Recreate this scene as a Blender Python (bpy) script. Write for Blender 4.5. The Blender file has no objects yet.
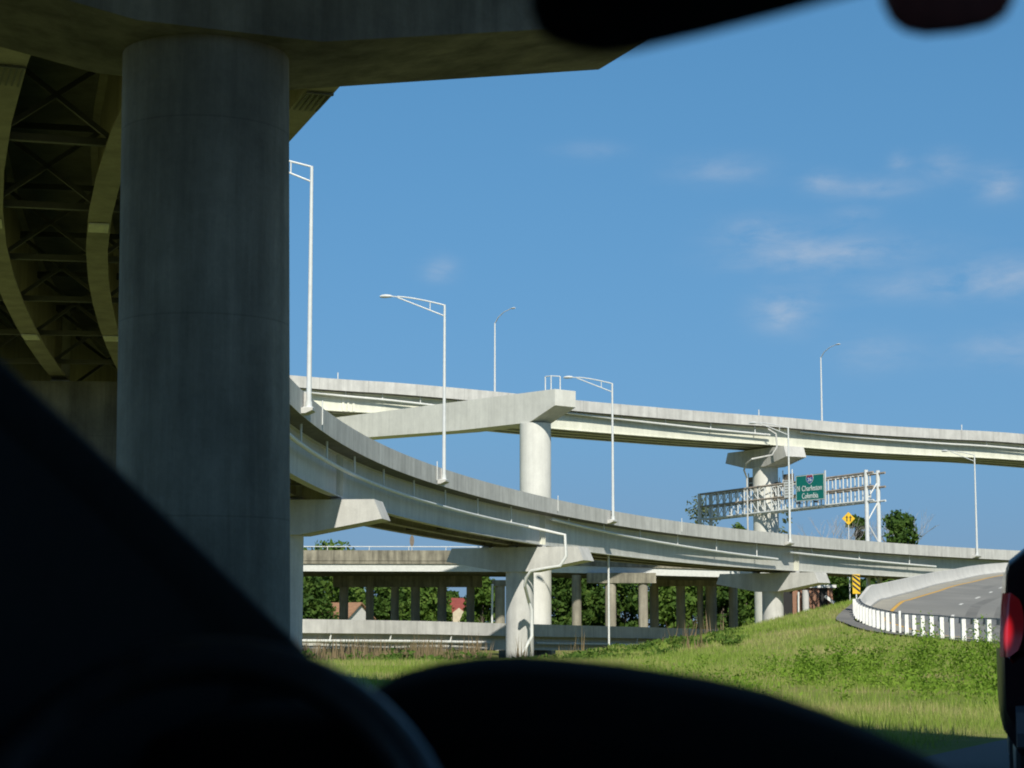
import bpy, math, random
import numpy as np
from mathutils import Vector, Matrix
random.seed(7); rng=np.random.default_rng(11)
sc=bpy.context.scene
COL=sc.collection
R=math.radians
# ------------------------------------------------------------------ camera model
FPX=2000.0; HY=630.0; CH=1.1
PIT=math.atan((HY-384)/FPX)
def ray(px,py):
    u=(px-512)/FPX; v=(384-py)/FPX
    F=math.cos(PIT)-v*math.sin(PIT); U=v*math.cos(PIT)+math.sin(PIT)
    return u/F,U/F
def P(px,py,Y):
    a,b=ray(px,py); return Vector((a*Y,Y,CH+b*Y))
def interp(x,xs,ys):
    return float(np.interp(x,xs,ys))
def smooth_tab(xs,ys):
    xs=np.array(xs,float); ys=np.array(ys,float)
    m=np.gradient(ys,xs)
    def f(x):
        x=min(max(x,xs[0]),xs[-1]); i=min(int(np.searchsorted(xs,x,side='right'))-1,len(xs)-2); i=max(i,0)
        h=xs[i+1]-xs[i]; t=(x-xs[i])/h
        return float((2*t**3-3*t*t+1)*ys[i]+(t**3-2*t*t+t)*h*m[i]+(-2*t**3+3*t*t)*ys[i+1]+(t**3-t*t)*h*m[i+1])
    return f
# ------------------------------------------------------------------ materials
def newmat(name):
    m=bpy.data.materials.new(name); m.use_nodes=True
    nt=m.node_tree; b=nt.nodes['Principled BSDF']; return m,nt,b
def N(nt,t,**kw):
    n=nt.nodes.new(t)
    for k,v in kw.items(): setattr(n,k,v)
    return n
def plain(name,col,rough=.6,metal=0,var=.12,scale=3,spec=.5):
    m,nt,b=newmat(name)
    tc=N(nt,'ShaderNodeTexCoord'); no=N(nt,'ShaderNodeTexNoise'); no.inputs['Scale'].default_value=scale; no.inputs['Detail'].default_value=5
    nt.links.new(tc.outputs['Object'],no.inputs['Vector'])
    r=N(nt,'ShaderNodeValToRGB'); r.color_ramp.elements[0].position=.3; r.color_ramp.elements[1].position=.7
    r.color_ramp.elements[0].color=tuple(c*(1-var) for c in col)+(1,); r.color_ramp.elements[1].color=tuple(min(1,c*(1+var)) for c in col)+(1,)
    nt.links.new(no.outputs['Fac'],r.inputs['Fac']); nt.links.new(r.outputs['Color'],b.inputs['Base Color'])
    b.inputs['Roughness'].default_value=rough; b.inputs['Metallic'].default_value=metal
    b.inputs['Specular IOR Level'].default_value=spec
    return m
def concrete(name,col,stain=.35,joint=0.0,pj=0.0,fine=14,rough=.85,warm=(1,1,1),streak=1.0):
    m,nt,b=newmat(name); L=nt.links.new
    tc=N(nt,'ShaderNodeTexCoord')
    def noise(scale,mp=(1,1,1),detail=6,rough_=.6):
        mpn=N(nt,'ShaderNodeMapping'); mpn.inputs['Scale'].default_value=mp; L(tc.outputs['Object'],mpn.inputs['Vector'])
        n=N(nt,'ShaderNodeTexNoise'); n.inputs['Scale'].default_value=scale; n.inputs['Detail'].default_value=detail; n.inputs['Roughness'].default_value=rough_
        L(mpn.outputs['Vector'],n.inputs['Vector']); return n.outputs['Fac']
    big=noise(.35); streakn=noise(1.6,(1,1,.07),7,.65); fin=noise(fine,(1,1,1),4); mid=noise(1.7,(1,1,.8))
    def ramp(fac,a,bb,p0=.3,p1=.7):
        r=N(nt,'ShaderNodeMapRange'); r.inputs['From Min'].default_value=p0; r.inputs['From Max'].default_value=p1
        r.inputs['To Min'].default_value=a; r.inputs['To Max'].default_value=bb; L(fac,r.inputs['Value']); return r.outputs['Result']
    def mul(a,bb):
        n=N(nt,'ShaderNodeMath',operation='MULTIPLY'); L(a,n.inputs[0]); L(bb,n.inputs[1]); return n.outputs[0]
    v=mul(mul(ramp(big,1-stain*.6,1.08),ramp(streakn,1-stain*streak,1.06,.32,.62)),mul(ramp(fin,.93,1.05),ramp(mid,1-stain*.4,1.05)))
    if joint>0:
        sep=N(nt,'ShaderNodeSeparateXYZ'); L(tc.outputs['Object'],sep.inputs[0])
        d=N(nt,'ShaderNodeMath',operation='DIVIDE'); L(sep.outputs['Z'],d.inputs[0]); d.inputs[1].default_value=joint
        fr=N(nt,'ShaderNodeMath',operation='FRACT'); L(d.outputs[0],fr.inputs[0])
        gt=N(nt,'ShaderNodeMapRange'); gt.inputs['From Min'].default_value=.0; gt.inputs['From Max'].default_value=.012
        gt.inputs['To Min'].default_value=.72; gt.inputs['To Max'].default_value=1; L(fr.outputs[0],gt.inputs['Value'])
        v=mul(v,gt.outputs['Result'])
    if pj>0:
        sep=N(nt,'ShaderNodeSeparateXYZ'); L(tc.outputs['Object'],sep.inputs[0])
        ad=N(nt,'ShaderNodeMath',operation='MULTIPLY_ADD'); L(sep.outputs['Y'],ad.inputs[0]); ad.inputs[1].default_value=.8; L(sep.outputs['X'],ad.inputs[2])
        d=N(nt,'ShaderNodeMath',operation='DIVIDE'); L(ad.outputs[0],d.inputs[0]); d.inputs[1].default_value=pj
        fr=N(nt,'ShaderNodeMath',operation='FRACT'); L(d.outputs[0],fr.inputs[0])
        gt=N(nt,'ShaderNodeMapRange'); gt.inputs['From Max'].default_value=.03; gt.inputs['To Min'].default_value=.76; gt.inputs['To Max'].default_value=1; L(fr.outputs[0],gt.inputs['Value'])
        v=mul(v,gt.outputs['Result'])
    mx=N(nt,'ShaderNodeMix',data_type='RGBA'); mx.blend_type='MULTIPLY'; mx.inputs[0].default_value=1
    mx.inputs[6].default_value=col+(1,)
    cmb=N(nt,'ShaderNodeCombineColor'); 
    for i in range(3): L(v,cmb.inputs[i])
    L(cmb.outputs[0],mx.inputs[7]); L(mx.outputs[2],b.inputs['Base Color'])
    b.inputs['Roughness'].default_value=rough; b.inputs['Specular IOR Level'].default_value=.3
    bp=N(nt,'ShaderNodeBump'); bp.inputs['Strength'].default_value=.25; bp.inputs['Distance'].default_value=.02
    L(fin,bp.inputs['Height']); L(bp.outputs[0],b.inputs['Normal'])
    return m
M={}
M['conc']=concrete('bridge_concrete',(.56,.555,.525),.18,streak=.9)
M['conc_par']=concrete('parapet_concrete',(.57,.565,.535),.24,pj=6.5,streak=.75)
M['conc_pale']=concrete('pale_concrete',(.66,.655,.60),.12,streak=.7)
M['conc_barrier']=concrete('barrier_concrete',(.58,.57,.53),.10,streak=.5)
M['conc_shade']=concrete('shade_toned_concrete',(.275,.26,.215),.68,joint=2.44,streak=.75)  # bridge concrete darkened to deepen the shade on these piers; mottling and joints are real
M['conc_old']=concrete('old_concrete',(.36,.335,.26),.6)
M['conc_old_col']=concrete('old_column_concrete',(.38,.35,.28),.4)
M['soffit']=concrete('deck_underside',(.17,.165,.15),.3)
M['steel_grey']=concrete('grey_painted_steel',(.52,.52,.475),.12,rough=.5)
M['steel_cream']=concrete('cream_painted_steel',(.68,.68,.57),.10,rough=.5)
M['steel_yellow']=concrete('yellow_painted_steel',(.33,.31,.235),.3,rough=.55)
M['steel_dark']=plain('dark_steel',(.10,.10,.09),.6)
M['steel_lt']=plain('old_white_beam',(.62,.63,.60),.6,var=.08)
M['pipe']=plain('white_pipe',(.70,.71,.68),.45,var=.06)
M['galv']=plain('white_galvanised',(.64,.66,.65),.4,var=.06)
M['galv_brown']=plain('weathered_truss_steel',(.34,.29,.24),.6,var=.25,scale=1.2)
M['post']=plain('white_post_paint',(.80,.80,.76),.6,var=.1)
M['rail']=plain('guard_rail_steel',(.20,.22,.24),.5,metal=.6,var=.2)
M['white']=plain('white_marking',(.72,.71,.66),.7,var=.15,scale=6)
M['yellow']=plain('yellow_marking',(.62,.36,.06),.7,var=.2,scale=4)
M['sign_y']=plain('yellow_sign_face',(.75,.47,.02),.4,var=.04)
M['sign_blk']=plain('black_sign_legend',(.02,.02,.02),.5)
M['sign_g']=plain('green_sign_face',(.0,.19,.155),.4,var=.04)
M['sign_w']=plain('white_sign_face',(.78,.79,.78),.4,var=.04)
M['sign_b']=plain('blue_shield',(.04,.12,.42),.4)
M['sign_r']=plain('red_shield',(.40,.05,.06),.4)
M['sign_back']=plain('brown_sign_back',(.17,.14,.11),.7,var=.2)
M['brick_roof']=plain('brown_roof',(.30,.17,.10),.8,var=.2,scale=2)
M['red_roof']=plain('red_roof',(.24,.055,.045),.8,var=.15,scale=2)
M['wall_w']=plain('white_siding',(.70,.70,.67),.7,var=.06)
M['wall_c']=plain('cream_siding',(.55,.48,.36),.7,var=.1)
M['dark']=plain('dark_opening',(.012,.012,.012),.5)
M['bark']=plain('bark',(.13,.105,.08),.9,var=.3,scale=5)
M['bark_grey']=plain('grey_bark',(.34,.32,.30),.9,var=.3,scale=5)
def interior(name,col,rough): return plain(name,col,rough,var=.25,scale=90,spec=.12)
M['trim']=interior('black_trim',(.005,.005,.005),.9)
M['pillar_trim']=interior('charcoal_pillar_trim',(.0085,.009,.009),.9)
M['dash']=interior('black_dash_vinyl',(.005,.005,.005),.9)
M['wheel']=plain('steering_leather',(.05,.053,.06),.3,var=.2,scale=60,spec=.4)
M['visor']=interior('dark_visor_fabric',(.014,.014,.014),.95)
M['mirror_case']=interior('maroon_mirror_case',(.16,.04,.03),.6)
M['carpaint']=plain('silver_car_paint',(.35,.37,.40),.3,metal=.5,var=.03)
M['tyre']=plain('tyre_rubber',(.02,.02,.02),.85)
M['rim']=plain('alloy_rim',(.5,.5,.5),.35,metal=.8)
M['suv']=plain('maroon_suv_paint',(.014,.0045,.008),.35,var=.05,spec=.25)
M['suv_glass']=plain('dark_glass',(.012,.013,.016),.12,spec=.12)
M['suv_trim']=plain('black_plastic',(.015,.015,.017),.5)
M['bumper']=plain('grey_bumper',(.12,.13,.15),.4)
def emis(name,col,e,base):
    m,nt,b=newmat(name); b.inputs['Base Color'].default_value=base+(1,); b.inputs['Emission Color'].default_value=col+(1,); b.inputs['Emission Strength'].default_value=e; b.inputs['Roughness'].default_value=.2
    return m
M['brake']=emis('lit_brake_lens',(1,.05,.05),.8,(.5,.01,.01))
M['tail']=emis('red_lens',(1,.02,.03),.09,(.08,.012,.016))
def clear_mat():
    m=bpy.data.materials.new('clear_windscreen'); m.use_nodes=True; nt=m.node_tree; nt.nodes.clear()
    o=N(nt,'ShaderNodeOutputMaterial'); t=N(nt,'ShaderNodeBsdfTransparent'); t.inputs['Color'].default_value=(.97,.98,.98,1); nt.links.new(t.outputs[0],o.inputs[0]); return m
M['clear']=clear_mat()
def brick_mat():
    m,nt,b=newmat('red_brick'); L=nt.links.new
    tc=N(nt,'ShaderNodeTexCoord'); mp=N(nt,'ShaderNodeMapping'); mp.inputs['Rotation'].default_value=(R(90),0,0); L(tc.outputs['Object'],mp.inputs['Vector'])
    br=N(nt,'ShaderNodeTexBrick'); br.inputs['Scale'].default_value=3.5; br.inputs['Color1'].default_value=(.30,.13,.07,1); br.inputs['Color2'].default_value=(.24,.10,.06,1); br.inputs['Mortar'].default_value=(.3,.26,.2,1)
    L(mp.outputs[0],br.inputs['Vector']); L(br.outputs['Color'],b.inputs['Base Color']); b.inputs['Roughness'].default_value=.85
    return m
M['brick']=brick_mat()
def asphalt(name,c0,c1,sc_=.4):
    m,nt,b=newmat(name); L=nt.links.new
    tc=N(nt,'ShaderNodeTexCoord'); n1=N(nt,'ShaderNodeTexNoise'); n1.inputs['Scale'].default_value=sc_; n1.inputs['Detail'].default_value=6
    n2=N(nt,'ShaderNodeTexNoise'); n2.inputs['Scale'].default_value=30; n2.inputs['Detail'].default_value=3
    L(tc.outputs['Object'],n1.inputs['Vector']); L(tc.outputs['Object'],n2.inputs['Vector'])
    ad=N(nt,'ShaderNodeMath',operation='ADD'); L(n1.outputs['Fac'],ad.inputs[0]); L(n2.outputs['Fac'],ad.inputs[1])
    r=N(nt,'ShaderNodeValToRGB'); r.color_ramp.elements[0].position=.7/2+.1; r.color_ramp.elements[1].position=.65
    hf=N(nt,'ShaderNodeMath',operation='MULTIPLY'); hf.inputs[1].default_value=.5; L(ad.outputs[0],hf.inputs[0])
    r.color_ramp.elements[0].color=c0+(1,); r.color_ramp.elements[1].color=c1+(1,)
    L(hf.outputs[0],r.inputs['Fac']); L(r.outputs[0],b.inputs['Base Color']); b.inputs['Roughness'].default_value=.8; b.inputs['Specular IOR Level'].default_value=.3
    bp=N(nt,'ShaderNodeBump'); bp.inputs['Strength'].default_value=.3; bp.inputs['Distance'].default_value=.01; L(n2.outputs['Fac'],bp.inputs['Height']); L(bp.outputs[0],b.inputs['Normal'])
    return m
M['asphalt']=asphalt('road_asphalt',(.11,.11,.112),(.17,.17,.17))
M['asphalt_ramp']=asphalt('ramp_asphalt',(.21,.207,.19),(.30,.29,.265),.15)
M['gutter']=asphalt('dark_gutter',(.16,.155,.145),(.24,.23,.21))
M['shoulder']=asphalt('shoulder_concrete',(.32,.30,.25),(.42,.40,.34))
def ground_mat():
    m,nt,b=newmat('grassy_ground'); L=nt.links.new
    tc=N(nt,'ShaderNodeTexCoord'); n1=N(nt,'ShaderNodeTexNoise'); n1.inputs['Scale'].default_value=.12; n1.inputs['Detail'].default_value=8; n1.inputs['Roughness'].default_value=.65
    n2=N(nt,'ShaderNodeTexNoise'); n2.inputs['Scale'].default_value=3.; n2.inputs['Detail'].default_value=6
    L(tc.outputs['Object'],n1.inputs['Vector']); L(tc.outputs['Object'],n2.inputs['Vector'])
    mx=N(nt,'ShaderNodeMath',operation='MULTIPLY_ADD'); L(n2.outputs['Fac'],mx.inputs[0]); mx.inputs[1].default_value=.35; L(n1.outputs['Fac'],mx.inputs[2])
    r=N(nt,'ShaderNodeValToRGB'); e=r.color_ramp.elements
    e[0].position=.45; e[0].color=(.11,.16,.03,1); e[1].position=.85; e[1].color=(.28,.23,.11,1)
    k=e.new(.62); k.color=(.17,.21,.045,1)
    L(mx.outputs[0],r.inputs['Fac']); L(r.outputs[0],b.inputs['Base Color']); b.inputs['Roughness'].default_value=.95; b.inputs['Specular IOR Level'].default_value=.1
    return m
M['ground']=ground_mat()
def leaf_mat(name,stops,trans=.35,patch=None,scale=.6,rng_=.6):
    """per-leaf random colour, shifted by patches in the field"""
    m,nt,b=newmat(name); L=nt.links.new
    ge=N(nt,'ShaderNodeNewGeometry'); tc=N(nt,'ShaderNodeTexCoord')
    n1=N(nt,'ShaderNodeTexNoise'); n1.inputs['Scale'].default_value=scale; n1.inputs['Detail'].default_value=4; L(tc.outputs['Object'],n1.inputs['Vector'])
    a=N(nt,'ShaderNodeMath',operation='MULTIPLY_ADD'); L(ge.outputs['Random Per Island'],a.inputs[0]); a.inputs[1].default_value=.4
    mr=N(nt,'ShaderNodeMapRange'); mr.inputs['From Min'].default_value=.32; mr.inputs['From Max'].default_value=.68; mr.inputs['To Max'].default_value=rng_; L(n1.outputs['Fac'],mr.inputs['Value'])
    L(mr.outputs[0],a.inputs[2])
    r=N(nt,'ShaderNodeValToRGB'); e=r.color_ramp.elements
    e[0].position=stops[0][0]; e[0].color=stops[0][1]+(1,); e[1].position=stops[-1][0]; e[1].color=stops[-1][1]+(1,)
    for p,c in stops[1:-1]: k=e.new(p); k.color=c+(1,)
    L(a.outputs[0],r.inputs['Fac']); L(r.outputs[0],b.inputs['Base Color']); b.inputs['Roughness'].default_value=.7; b.inputs['Specular IOR Level'].default_value=.2
    t=N(nt,'ShaderNodeBsdfTranslucent'); L(r.outputs[0],t.inputs['Color'])
    ms=N(nt,'ShaderNodeMixShader'); ms.inputs[0].default_value=trans; L(b.outputs[0],ms.inputs[1]); L(t.outputs[0],ms.inputs[2])
    L(ms.outputs[0],nt.nodes['Material Output'].inputs['Surface'])
    return m
M['grass']=leaf_mat('grass_blades',[(.0,(.13,.21,.022)),(.3,(.22,.335,.045)),(.55,(.30,.38,.085)),(1,(.52,.44,.22))],.35,scale=.2,rng_=.68)
M['weed']=leaf_mat('weed_leaves',[(.0,(.10,.19,.018)),(.5,(.18,.31,.032)),(1,(.28,.40,.06))],.4,scale=.4)
M['reed']=leaf_mat('dry_reeds',[(.0,(.14,.13,.05)),(.5,(.26,.19,.11)),(1,(.38,.28,.17))],.3,scale=.3)
M['leaf_dark']=leaf_mat('dark_foliage',[(.0,(.03,.07,.012)),(.5,(.06,.12,.02)),(1,(.11,.17,.03))],.3)
M['leaf_mid']=leaf_mat('mid_foliage',[(.0,(.045,.095,.015)),(.5,(.09,.165,.025)),(1,(.15,.22,.04))],.3)
M['leaf_pale']=leaf_mat('pale_foliage',[(.0,(.09,.12,.05)),(.5,(.14,.17,.07)),(1,(.20,.22,.10))],.3)
# ------------------------------------------------------------------ mesh builder
class MB:
    def __init__(s): s.v=[]; s.f=[]
    def add(s,vs,fs):
        o=len(s.v); s.v+= [tuple(x) for x in vs]; s.f+=[tuple(i+o for i in f) for f in fs]; return s
    def obox(s,c,ax,ay,az):
        """oriented box: centre and three half-axis vectors"""
        c=Vector(c);ax=Vector(ax);ay=Vector(ay);az=Vector(az)
        vs=[c+i*ax+j*ay+k*az for i in(-1,1) for j in(-1,1) for k in(-1,1)]
        return s.add(vs,[(0,1,3,2),(4,6,7,5),(0,4,5,1),(2,3,7,6),(0,2,6,4),(1,5,7,3)])
    def box(s,x0,y0,z0,x1,y1,z1):
        return s.obox(((x0+x1)/2,(y0+y1)/2,(z0+z1)/2),((x1-x0)/2,0,0),(0,(y1-y0)/2,0),(0,0,(z1-z0)/2))
    def bar(s,a,b,w,h=None,up=(0,0,1)):
        a=Vector(a);b=Vector(b);h=h or w; d=b-a; l=d.length; d.normalize(); u=Vector(up)
        if abs(d.dot(u))>.98: u=Vector((0,1,0))
        x=d.cross(u).normalized(); y=x.cross(d)
        return s.obox((a+b)/2,d*l/2,x*w/2,y*h/2)
    def tube(s,pts,r,n=10,caps=True):
        pts=[Vector(p) for p in pts]; rs=r if isinstance(r,(list,tuple)) else [r]*len(pts)
        t0=(pts[1]-pts[0]).normalized(); u=Vector((0,0,1)) if abs(t0.z)<.9 else Vector((0,1,0))
        x=t0.cross(u).normalized(); vs=[];fs=[]
        for i,p in enumerate(pts):
            if i==0: t=t0
            elif i==len(pts)-1: t=(pts[i]-pts[i-1]).normalized()
            else: t=((pts[i]-pts[i-1]).normalized()+(pts[i+1]-pts[i]).normalized()).normalized()
            x=(x-t*x.dot(t)).normalized(); y=t.cross(x)
            for k in range(n):
                a=2*math.pi*k/n; vs.append(p+rs[i]*(math.cos(a)*x+math.sin(a)*y))
        for i in range(len(pts)-1):
            for k in range(n):
                k2=(k+1)%n; fs.append((i*n+k,i*n+k2,(i+1)*n+k2,(i+1)*n+k))
        if caps: fs.append(tuple(range(n))[::-1]); fs.append(tuple((len(pts)-1)*n+k for k in range(n)))
        return s.add(vs,fs)
    def cyl(s,c,r,z0,z1,n=40,r1=None,ring=1):
        zs=[z0+(z1-z0)*i/ring for i in range(ring+1)]; r1=r if r1 is None else r1
        return s.tube([(c[0],c[1],z) for z in zs],[r+(r1-r)*i/ring for i in range(ring+1)],n)
    def prism(s,poly,o,ux,uy,d):
        """polygon in the plane (o;ux,uy) extruded from -d to +d (vectors)"""
        o=Vector(o);ux=Vector(ux);uy=Vector(uy);d=Vector(d);n=len(poly)
        vs=[o+ux*a+uy*b-d for a,b in poly]+[o+ux*a+uy*b+d for a,b in poly]
        return s.add(vs,[tuple(range(n)),tuple(range(2*n-1,n-1,-1))]+[(i,i+n,(i+1)%n+n,(i+1)%n) for i in range(n)])
    def sweep(s,frames,prof):
        """closed profile (offset along outward vector, height) swept along frames [(pos,out)]"""
        n=len(prof); vs=[];fs=[]
        for p,o in frames:
            for a,b in prof: vs.append(Vector(p)+Vector(o)*a+Vector((0,0,b)))
        for i in range(len(frames)-1):
            for k in range(n):
                k2=(k+1)%n; fs.append((i*n+k,(i+1)*n+k,(i+1)*n+k2,i*n+k2))
        fs.append(tuple(range(n))); fs.append(tuple((len(frames)-1)*n+k for k in reversed(range(n))))
        return s.add(vs,fs)
    def loft(s,rings,caps=True,closed=True):
        n=len(rings[0]); vs=[p for r in rings for p in r]; fs=[]
        for i in range(len(rings)-1):
            for k in range(n if closed else n-1):
                k2=(k+1)%n; fs.append((i*n+k,i*n+k2,(i+1)*n+k2,(i+1)*n+k))
        if caps: fs.append(tuple(reversed(range(n)))); fs.append(tuple((len(rings)-1)*n+k for k in range(n)))
        return s.add(vs,fs)
    def mesh(s,name,mat,angle=35):
        me=bpy.data.meshes.new(name); me.from_pydata(s.v,[],s.f); me.update()
        import bmesh
        bm=bmesh.new(); bm.from_mesh(me); bmesh.ops.recalc_face_normals(bm,faces=bm.faces); bm.to_mesh(me); bm.free()
        if angle: me.polygons.foreach_set('use_smooth',[True]*len(me.polygons)); me.set_sharp_from_angle(angle=R(angle))
        if mat is not None: me.materials.append(M[mat] if isinstance(mat,str) else mat)
        return me
def tag(o,label,cat,group=None,kind=None):
    if label: o['label']=label
    if cat: o['category']=cat
    if group: o['group']=group
    if kind: o['kind']=kind
    return o
def root(name,loc,label,cat,group=None,rz=0):
    o=bpy.data.objects.new(name,None); COL.objects.link(o); o.empty_display_size=.3
    o.location=loc; o.rotation_euler=(0,0,rz); return tag(o,label,cat,group)
def base_mat(o): return Matrix.Translation(o.location)@o.rotation_euler.to_matrix().to_4x4()
def obj(name,mb,mat,parent=None,world=True,angle=35,label=None):
    me=mb.mesh(name,mat,angle) if isinstance(mb,MB) else mb
    o=bpy.data.objects.new(name,me); COL.objects.link(o)
    if parent is not None:
        o.parent=parent
        if world:
            w=base_mat(parent); pp=parent
            if parent.parent is not None: w=Matrix.Identity(4)
            o.matrix_parent_inverse=w.inverted()
    if label: o['label']=label
    return o
def kids(o): return [c for c in list(COL.objects) if c.parent==o]
def copy_tree(o,loc=None,rz=None,label=None,parent=None):
    c=o.copy(); COL.objects.link(c)
    if parent is not None: c.parent=parent
    for ch in kids(o):
        if ch is not c: copy_tree(ch,parent=c)
    if loc is not None: c.location=loc
    if rz is not None: c.rotation_euler=(0,0,rz)
    if label: c['label']=label
    return c
# ------------------------------------------------------------------ the curved flyover
CX,CY,RAD=190.0,85.0,200.0
def shift(y):
    t=max(0,50-y); return .0024*min(t,40)**2
def centre_xy(phi,off=0):
    x=CX-RAD*math.cos(phi); y=CY+RAD*math.sin(phi); return x+shift(y),y
ZT=smooth_tab([-90,-30,10,26.5,50,70,85,98,115,135,152,170,186,208,231,260,300],[18.3,16.3,14.85,14.25,13.4,12.75,12.4,12.15,11.85,11.6,11.37,11.07,10.85,10.65,10.45,10.3,10.2])
def fly_frame(phi):
    e=1e-4; a=Vector(centre_xy(phi-e)); b=Vector(centre_xy(phi+e)); t=(b-a).normalized()
    x,y=centre_xy(phi); return Vector((x,y,ZT(y))),Vector((-t.y,t.x,0)),Vector((t.x,t.y,0))
def phi_of_y(y): return math.asin((y-CY)/RAD)
def fly_pt(y,off,dz):
    p,o,t=fly_frame(phi_of_y(y)); return p+o*off+Vector((0,0,dz))
def phi_of_px(px,off=0):
    lo,hi=phi_of_y(60),phi_of_y(280)
    f=lambda ph:(lambda q:512+FPX*q.x/(q.y*math.cos(PIT)+(q.z-CH)*math.sin(PIT))-px)(fly_frame(ph)[0]+fly_frame(ph)[1]*off)
    for _ in range(50):
        m=(lo+hi)/2
        if f(m)<0: lo=m
        else: hi=m
    return (lo+hi)/2
PH=[phi_of_y(24.6)+ (R(76)-phi_of_y(24.6))*i/100 for i in range(101)]
FR=[fly_frame(p)[:2] for p in PH]
fly=root('curved_flyover',(centre_xy(phi_of_y(110))[0],110,0),'long curved concrete and steel ramp bridge sweeping from overhead to the right','flyover')
W=7.2
def wide(p): return 2.1*min(1,max(0,(104-p.y)/30))
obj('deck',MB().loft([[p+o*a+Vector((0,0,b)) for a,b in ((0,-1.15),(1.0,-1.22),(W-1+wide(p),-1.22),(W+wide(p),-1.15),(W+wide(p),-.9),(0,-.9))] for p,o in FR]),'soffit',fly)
par=[(-.012,-1.17),(.02,-1.17),(.02,-.903),(.36,-.903),(.30,-.6),(.2,-.45),(.17,0),(-.012,0)]
obj('parapet',MB().sweep(FR,par),'conc_par',fly)
obj('parapet',MB().loft([[p+o*(W+wide(p)-a)+Vector((0,0,b)) for a,b in par] for p,o in FR]),'conc',fly)
def ibeam(off,zt,zb,fw=.5,web=.03):
    f=fw/2;w=web
    return [(off-f,zb),(off+f,zb),(off+f,zb+.06),(off+w,zb+.06),(off+w,zt-.05),(off+f*.8,zt-.05),(off+f*.8,zt),(off-f*.8,zt),(off-f*.8,zt-.05),(off-w,zt-.05),(off-w,zb+.06),(off-f,zb+.06)]
GO=(1.2,3.5,5.8)
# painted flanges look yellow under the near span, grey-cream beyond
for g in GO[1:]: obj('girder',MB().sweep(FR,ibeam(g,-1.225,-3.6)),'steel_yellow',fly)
fas=[[p+o*(a-.62*min(1,max(0,(46-p.y)/11)))+Vector((0,0,b)) for a,b in ibeam(1.2,-1.225,-3.6)] for p,o in FR]
kf=next(i for i,(p,o) in enumerate(FR) if p.y>60)
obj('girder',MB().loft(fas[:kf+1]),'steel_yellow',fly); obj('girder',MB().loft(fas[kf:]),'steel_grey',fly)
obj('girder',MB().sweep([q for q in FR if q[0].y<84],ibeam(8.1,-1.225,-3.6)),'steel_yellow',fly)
def cross_frame(phi,a,b):
    p,o,t=fly_frame(phi); mb=MB(); q=lambda off,z:p+o*off+Vector((0,0,z))
    mb.bar(q(a+.04,-3.3),q(b-.04,-3.3),.16,.14); mb.bar(q(a+.04,-1.55),q(b-.04,-1.55),.14,.14)
    mb.bar(q(a+.04,-3.25),q(b-.04,-1.6),.10,.10); mb.bar(q(a+.04,-1.6),q(b-.04,-3.25),.10,.10)
    return mb
y=29.0
while y<226:
    for a,b in zip(GO[:-1],GO[1:])if y>68 else ((1.2,3.5),(3.5,5.8),(5.8,8.1)): obj('cross_frame',cross_frame(phi_of_y(y),a,b),'steel_dark',fly)
    y+=5 if y<68 else 12
for yy in (44.5,58.0):
    for g in GO:
        p,o,t=fly_frame(phi_of_y(yy)); mb=MB(); mb.obox(p+o*g+Vector((0,0,-3.622)),t*.45,o*.22,Vector((0,0,.02)))
        for i in range(4):
            for s in (-1,1): mb.cyl((p+o*(g+s*.14)+t*(i-1.5)*.22).to_2d(),.03,p.z-3.66,p.z-3.64,8)
        obj('splice_plate',mb,'steel_cream',fly)
for g in (.58,3.5,5.8):
    p,o,t=fly_frame(phi_of_y(34.6)); mb=MB()
    for k in range(5): mb.obox(p+o*(g-.2+.1*k)+Vector((0,0,-3.615)),t*.55,o*.017,Vector((0,0,.013)))
    mb.obox(p+o*g+t*-.6+Vector((0,0,-3.615)),t*.04,o*.24,Vector((0,0,.014)))
    obj('flange_grille',mb,'steel_dark',fly)
# drain pipes slung under the inner overhang, in runs that fall to each pier
def pipe_run(y0,y1,z0,z1,parent,off=.52,n=None):
    n=n or max(6,int((y1-y0)/4)); pts=[]
    for i in range(n+1):
        yy=y0+(y1-y0)*i/n; pts.append(fly_pt(yy,off,z0+(z1-z0)*i/n))
    pp=obj('drain_pipe',MB().tube(pts,.11,8),'pipe',parent)
    k=max(3,int((y1-y0)/7))
    for i in range(k):
        yy=y0+(y1-y0)*(i+.5)/k; zz=z0+(z1-z0)*(i+.5)/k
        a=fly_pt(yy,off,zz); b=fly_pt(yy,off,-1.16)
        if b.z-a.z>.15: obj('pipe_hanger',MB().tube([a,b],.055,6),'pipe',pp)
pipe_run(70,152.5,-2.05,-2.45,fly)
pipe_run(157.5,201,-1.5,-2.55,fly)
pipe_run(203,226,-1.75,-2.3,fly)
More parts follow.
